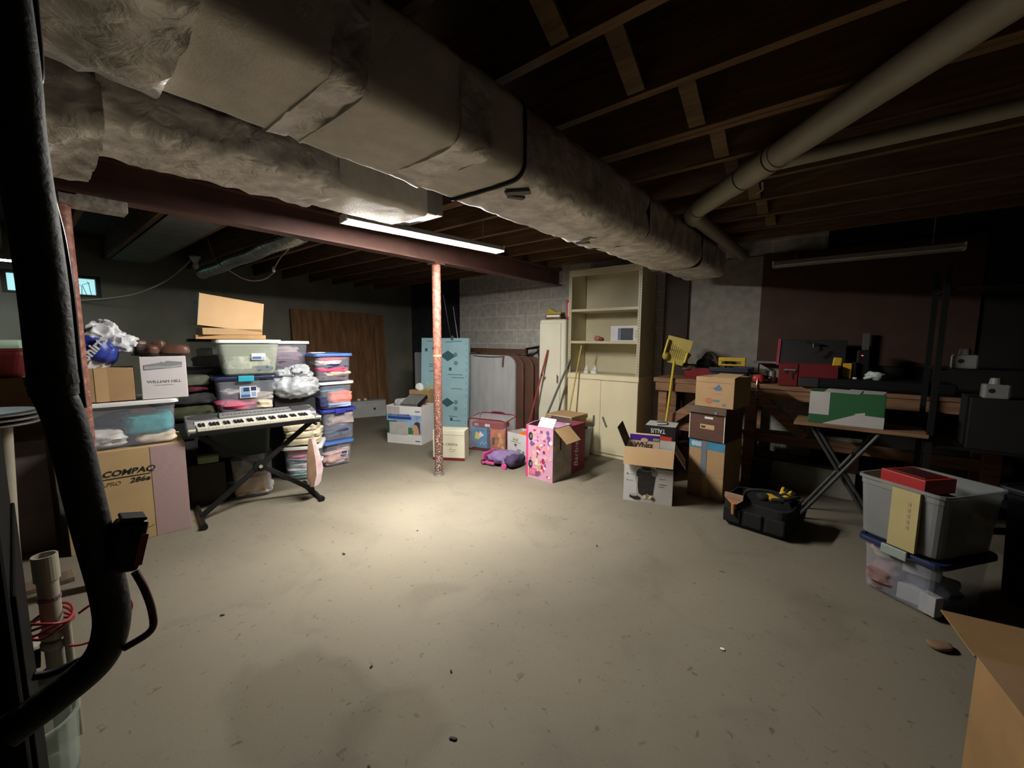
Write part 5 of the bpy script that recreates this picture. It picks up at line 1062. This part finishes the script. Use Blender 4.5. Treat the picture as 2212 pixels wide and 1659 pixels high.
G().box((-w/2-.03,-.022,.235), (w/2+.012,.39,.292)).build('lid', mat('file_lid', (.12,.085,.06), .75, var=.15), t, bevel=.004); box('lid_clip', M_STEEL, t, (.07,-.026,.238), (.09,-.021,.262))
t, w = carton('cardboard_box', 'tan carton with faded blue and orange print, topmost of the tall stack', (-1.012,3.758), (-.70,3.705), .36, .255, .806, m=mat('tan_carton', (.45,.29,.15), .85, var=.06))
G().prism([(x,-.0004,z) for x, z in ((-.01,.165), (.02,.182), (.035,.2), (.05,.18), (.065,.165), (.055,.145), (.01,.145))], (0,-.001,0)).build('blue_print', mat('faded_blue', (.09,.17,.27), .8, var=.15), t)
decal(t, 'orange_print', mat('faded_orange', (.5,.24,.12), .8, var=0), -.06,.155,-.01,.168, -.0004); decal(t, 'orange_print', MATS['faded_orange'], -.0,.11,.06,.125, -.0004); oval(-.04,.055,.032,.026,mat('faded_red', (.47,.17,.09), .8),-.0004,'red_print'); decal(t, 'teal_print', mat('faded_teal', (.12,.22,.24), .8), -.005,.05,.045,.068, -.0004); oval(.085,.028,.018,.012,M_GREYINK,-.0004,'small_print')
decal(t, 'seam_line', M_CARDD, -w/2,.212,w/2,.2135); flap(t, 'flap', M_CARD2, (-.03,.0,.256), (.19,0,0), (0,.18,.022), .003)
# black tool bag
t = thing('tool_bag', 'black fabric tool bag with a brush and yellow gloves, on the floor', 'tool bag', (-.42,3.46,0), R(-8))
MBG = mat('black_canvas', (.007,.007,.008), .9, var=.2, bump=.3, bscale=60)
rg2 = lambda w_, d_, z, r_=.07: [(x, y, z) for x, y in rrect(w_, d_, r_)]
G().loft([rg2(.40,.34,0), rg2(.44,.38,.03), rg2(.43,.37,.14), rg2(.44,.36,.20), rg2(.41,.33,.205), rg2(.38,.30,.08)]).build('bag_body', MBG, t, smooth=False, bevel=.006)
for x in (-.14,.0,.14): G().box((x-.06,-.20,.03), (x+.06,-.18,.14)).build('pocket', MBG, t, bevel=.01)
G().tube(cr([(-.12,-.02,.2), (-.08,-.02,.25), (.08,.0,.27), (.13,.0,.2)]), .012, 8).build('carry_strap', MBG, t, smooth=True)
p = thing('hand_brush', 'copper-coloured hand brush stuck in the side of the black tool bag', 'brush', (-.575,3.262,.105), R(-8))
G().tube([(0,0,0), (0,-.0,.08)], [.010,.014], 10).build('handle', mat('orange_wood', (.50,.22,.08), .4, var=.15), p, smooth=True)
G().prism([(-.018,0,.075), (.018,0,.075), (.06,0,.115), (-.06,0,.115)], (0,.014,0)).build('ferrule', mat('copper_plate', (.55,.25,.12), .35, metal=.3), p); box('bristle_block', mat('tan_bristle', (.3,.2,.13), .8, var=.2), p, (-.062,-.002,.114), (.062,.018,.15))
for k, (x, y, rz, lab) in enumerate(((-.36,3.42,.4,'yellow and black work glove on top of the tool bag, palm up'), (-.30,3.50,1.2,'second yellow work glove behind the first in the tool bag'))):
    t = thing('work_glove', lab, 'glove', (x,y,.185), rz)
    MGL = mat('glove_yellow', (.62,.38,.02), .8, var=.15, scale=20)
    G().blob((0,0,.045), (.13,.10,.05), .7, .15, 14, k+2).build('palm', MGL, t, smooth=True)
    for f in range(4): G().tube(cr([(.05,-.036+.024*f,.05), (.085,-.04+.027*f,.065+.006*f), (.11,-.042+.028*f,.05)]), [.012]*17, 8).build('finger', MGL if f % 2 else MBG, t, smooth=True)
    G().tube(cr([(-.01,-.045,.05), (.02,-.075,.065), (.05,-.085,.06)]), .012, 8).build('thumb', MBG, t, smooth=True)
    G().blob((-.05,0,.05), (.08,.1,.05), .7, .1, 14, k+7).build('dark_cuff', MBG, t, smooth=True)
# folding table with the green box
t = thing('folding_table', 'narrow plank table on crossed metal legs in the gloom beside the clear bins', 'table', (.07,3.93,0))
box('table_top', wood('tan_plank', (.22,.125,.06)), t, (-.36,-.17,.735), (.375,.17,.76), .004)
for y in (-.12,.12):
    for s in (-1,1): G().tube([(-s*.20-.06,y+.02*s,.735), (s*.22-.06,y+.02*s,.02)], .013, 10).build('leg', mat('dark_grey_steel', (.07,.07,.068), .5, metal=.4, var=.1), t, smooth=True)
for x in (-.28,.16): G().tube([(x,-.22,.016), (x,.22,.016)], .014, 10).build('foot_bar', M_BLACKM, t, smooth=True)
t, w = carton('shipping_box', 'green and white cardboard box on the narrow plank table', (-.205,3.80), (.222,3.80), .26, .235, .761, m=mat('leaf_green_card', (.02,.105,.035), .7, var=.08))
plabel(decal(t, 'white_panel', mat('soft_white_card', (.46,.45,.43), .7, var=.04), -w/2,.065,-w/2+.12,.235, -.0002), 'white square panel')
G().prism([(-.13,-.0004,0), (w/2,-.0004,0), (w/2,-.0004,.08), (.11,-.0004,.085), (.11,-.0004,.105), (.05,-.0004,.09), (.06,-.0004,.085)], (0,-.001,0)).build('white_wedge', MATS['soft_white_card'], t)
for q in ((-.13,.02,.08), (.0,.06,.09)): flap(t, 'flap', MATS['soft_white_card'], (q[0],q[1]-.02,.236), (.2,0,-.004), (.02,.1,.016), .002)

# ---------------------------------------------------------------- clear bins and the carton nearest the camera
A, B = (.11,2.955), (.415,2.74)
t, w = tote('lower clear bin of oddments with a navy lid, on the floor at the dark side', A, B, .44, .30, 0, M_CLEAR, M_NLID, .92, (mat('grey_green_latch', (.25,.3,.27), .5, var=0), 'front'))
garment('grey-red cloth in the lower clear bin', A, B, -.08,.12,.016,(.15,.2,.15),(.22,.13,.12),.7); garment('navy cloth in the lower clear bin', A, B, .05,.2,.016,(.22,.2,.14),(.06,.065,.09),.7); garment('tan stuffed toy in the lower clear bin', A, B, -.12,.13,.165,(.12,.12,.08),(.35,.26,.18),.9, name='toy', cat='toy')
for x, y, z, s_, rz, lab in ((.06,.06,.018,(.13,.05,.085),.2,'white tilted box inside the lower clear bin'), (.135,.03,.018,(.07,.05,.10),-.1,'grey upright box at the corner inside the lower clear bin'), (.06,.1,.16,(.14,.05,.05),.3,'pale grey box lying high inside the lower clear bin')):
    p, a_ = WP(A, B, x, y); o = G().box((-s_[0]/2,0,0), s_ and (s_[0]/2,s_[1],s_[2])).build('small_box', mat('dim_white_card', (.32,.32,.32), .7, var=.05), None, (*p,z), a_+rz, bevel=.003); tag(o, lab, 'box')
A, B = (.068,2.965), (.408,2.715)
t, w = tote('upper open frosted bin with a masking tape strip, on the lower clear bin', A, B, .47, .335, .304, M_CLEARW, None, .90)
plabel(box('tape_strip', mat('masking_tape', (.40,.33,.15), .8, var=.06), t, (-.015,-.0012,.01), (.105,.016,.318)), 'wide yellowish masking tape strip')
for k in range(5): box('tape_writing', mat('pencil', (.3,.25,.13), .8, var=0), t, (.06,-.0024,.12+.03*k), (.072,-.0012,.14+.03*k))
p, a_ = WP(A, B, -.02, .16)
t = thing('red_case', 'red box with a dark window resting high in the open frosted bin', 'case', (*p,.575), a_-.1)
box('case_body', mat('signal_red', (.30,.012,.012), .5, var=.06), t, (-.10,-.09,.03), (.115,.10,.105), .004); box('dark_window', mat('dark_window', (.05,.012,.012), .3), t, (-.075,-.06,.105), (.09,.075,.108)); plabel(box('yellow_base', mat('yellow_card', (.62,.55,.06), .6, var=.05), t, (-.102,-.092,.0), (.0,.09,.029), .002), 'yellow lower edge')
garment('dark cloth bundle filling the open frosted bin under the red box', A, B, .0,.22,.325,(.30,.36,.245),(.05,.035,.035),.6,.1,.1, name='dark_cloth')
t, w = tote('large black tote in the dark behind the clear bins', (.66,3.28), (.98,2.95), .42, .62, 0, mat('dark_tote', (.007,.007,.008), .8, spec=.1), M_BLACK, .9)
# rack with white jugs
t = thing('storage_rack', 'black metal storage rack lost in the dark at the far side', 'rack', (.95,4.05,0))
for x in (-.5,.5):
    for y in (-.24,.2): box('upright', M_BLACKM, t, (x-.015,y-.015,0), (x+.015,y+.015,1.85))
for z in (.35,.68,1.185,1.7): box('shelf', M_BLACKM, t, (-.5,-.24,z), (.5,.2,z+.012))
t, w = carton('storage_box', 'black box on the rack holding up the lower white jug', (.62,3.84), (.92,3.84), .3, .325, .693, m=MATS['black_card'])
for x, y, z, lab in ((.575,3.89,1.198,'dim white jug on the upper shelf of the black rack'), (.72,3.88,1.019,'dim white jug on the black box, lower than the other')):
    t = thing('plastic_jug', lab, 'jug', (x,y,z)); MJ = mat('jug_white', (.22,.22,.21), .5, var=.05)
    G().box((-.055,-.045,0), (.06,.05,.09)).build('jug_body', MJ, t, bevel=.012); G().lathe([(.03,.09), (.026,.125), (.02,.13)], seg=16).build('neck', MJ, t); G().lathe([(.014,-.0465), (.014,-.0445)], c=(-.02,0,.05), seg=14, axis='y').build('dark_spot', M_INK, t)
# carton nearest the camera
t = thing('cardboard_box', 'large brown carton close to the camera with its flap folded out', 'box', (.335,1.635,0), R(11))
box('carton_body', mat('brown_near_card', (.23,.132,.05), .85, var=.1, scale=5), t, (0,-.50,0), (.5,0,.498), .003)
flap(t, 'flap', MATS['brown_near_card'], (-.004,.0,.497), (.5,0,0), (.0,.215,.005), .004)
box('tape_strip', M_CARD, t, (.07,-.5,.4985), (.12,.0,.4995)); plabel(flap(t, 'flap', M_CARDD, (.0,-.45,.5), (.24,0,.002), (0,.45,0), .003), 'darker closed top flap')
o = G().blob((0,0,.012), (.10,.06,.024), .8, .35, 16, 6, 24, 12).build('crumpled_paper', mat('brown_kraft', (.2,.12,.07), .9, var=.2), None, (.42,2.55,0), .4, smooth=True); tag(o, 'crumpled brown paper on the floor between the clear bins and the near carton', 'paper')
for k, (x, y, s) in enumerate(((-2.401,1.238,.016),(-2.306,.555,.011),(-1.452,.849,.008),(-1.175,1.046,.008),(-.955,.857,.013),(-2.298,1.741,.009),(-1.206,2.374,.010),(-1.091,.619,.009))):
    o = G().blob((0,0,.003), (s*2,s,.006), .8, .3, 60, k, 10, 6).build('debris', M_LEAF, None, (x,y,0), k*.9); tag(o, 'tiny dark fleck of debris lying on the bare concrete', 'debris', 'debris flecks on the floor')
o = G().blob((0,0,.003), (.02,.016,.006), .8, .2, 60, 3, 10, 6).build('debris', M_PAPER, None, (-.341,1.903,0)); tag(o, 'single white speck on the open concrete nearer the clear bins', 'debris')
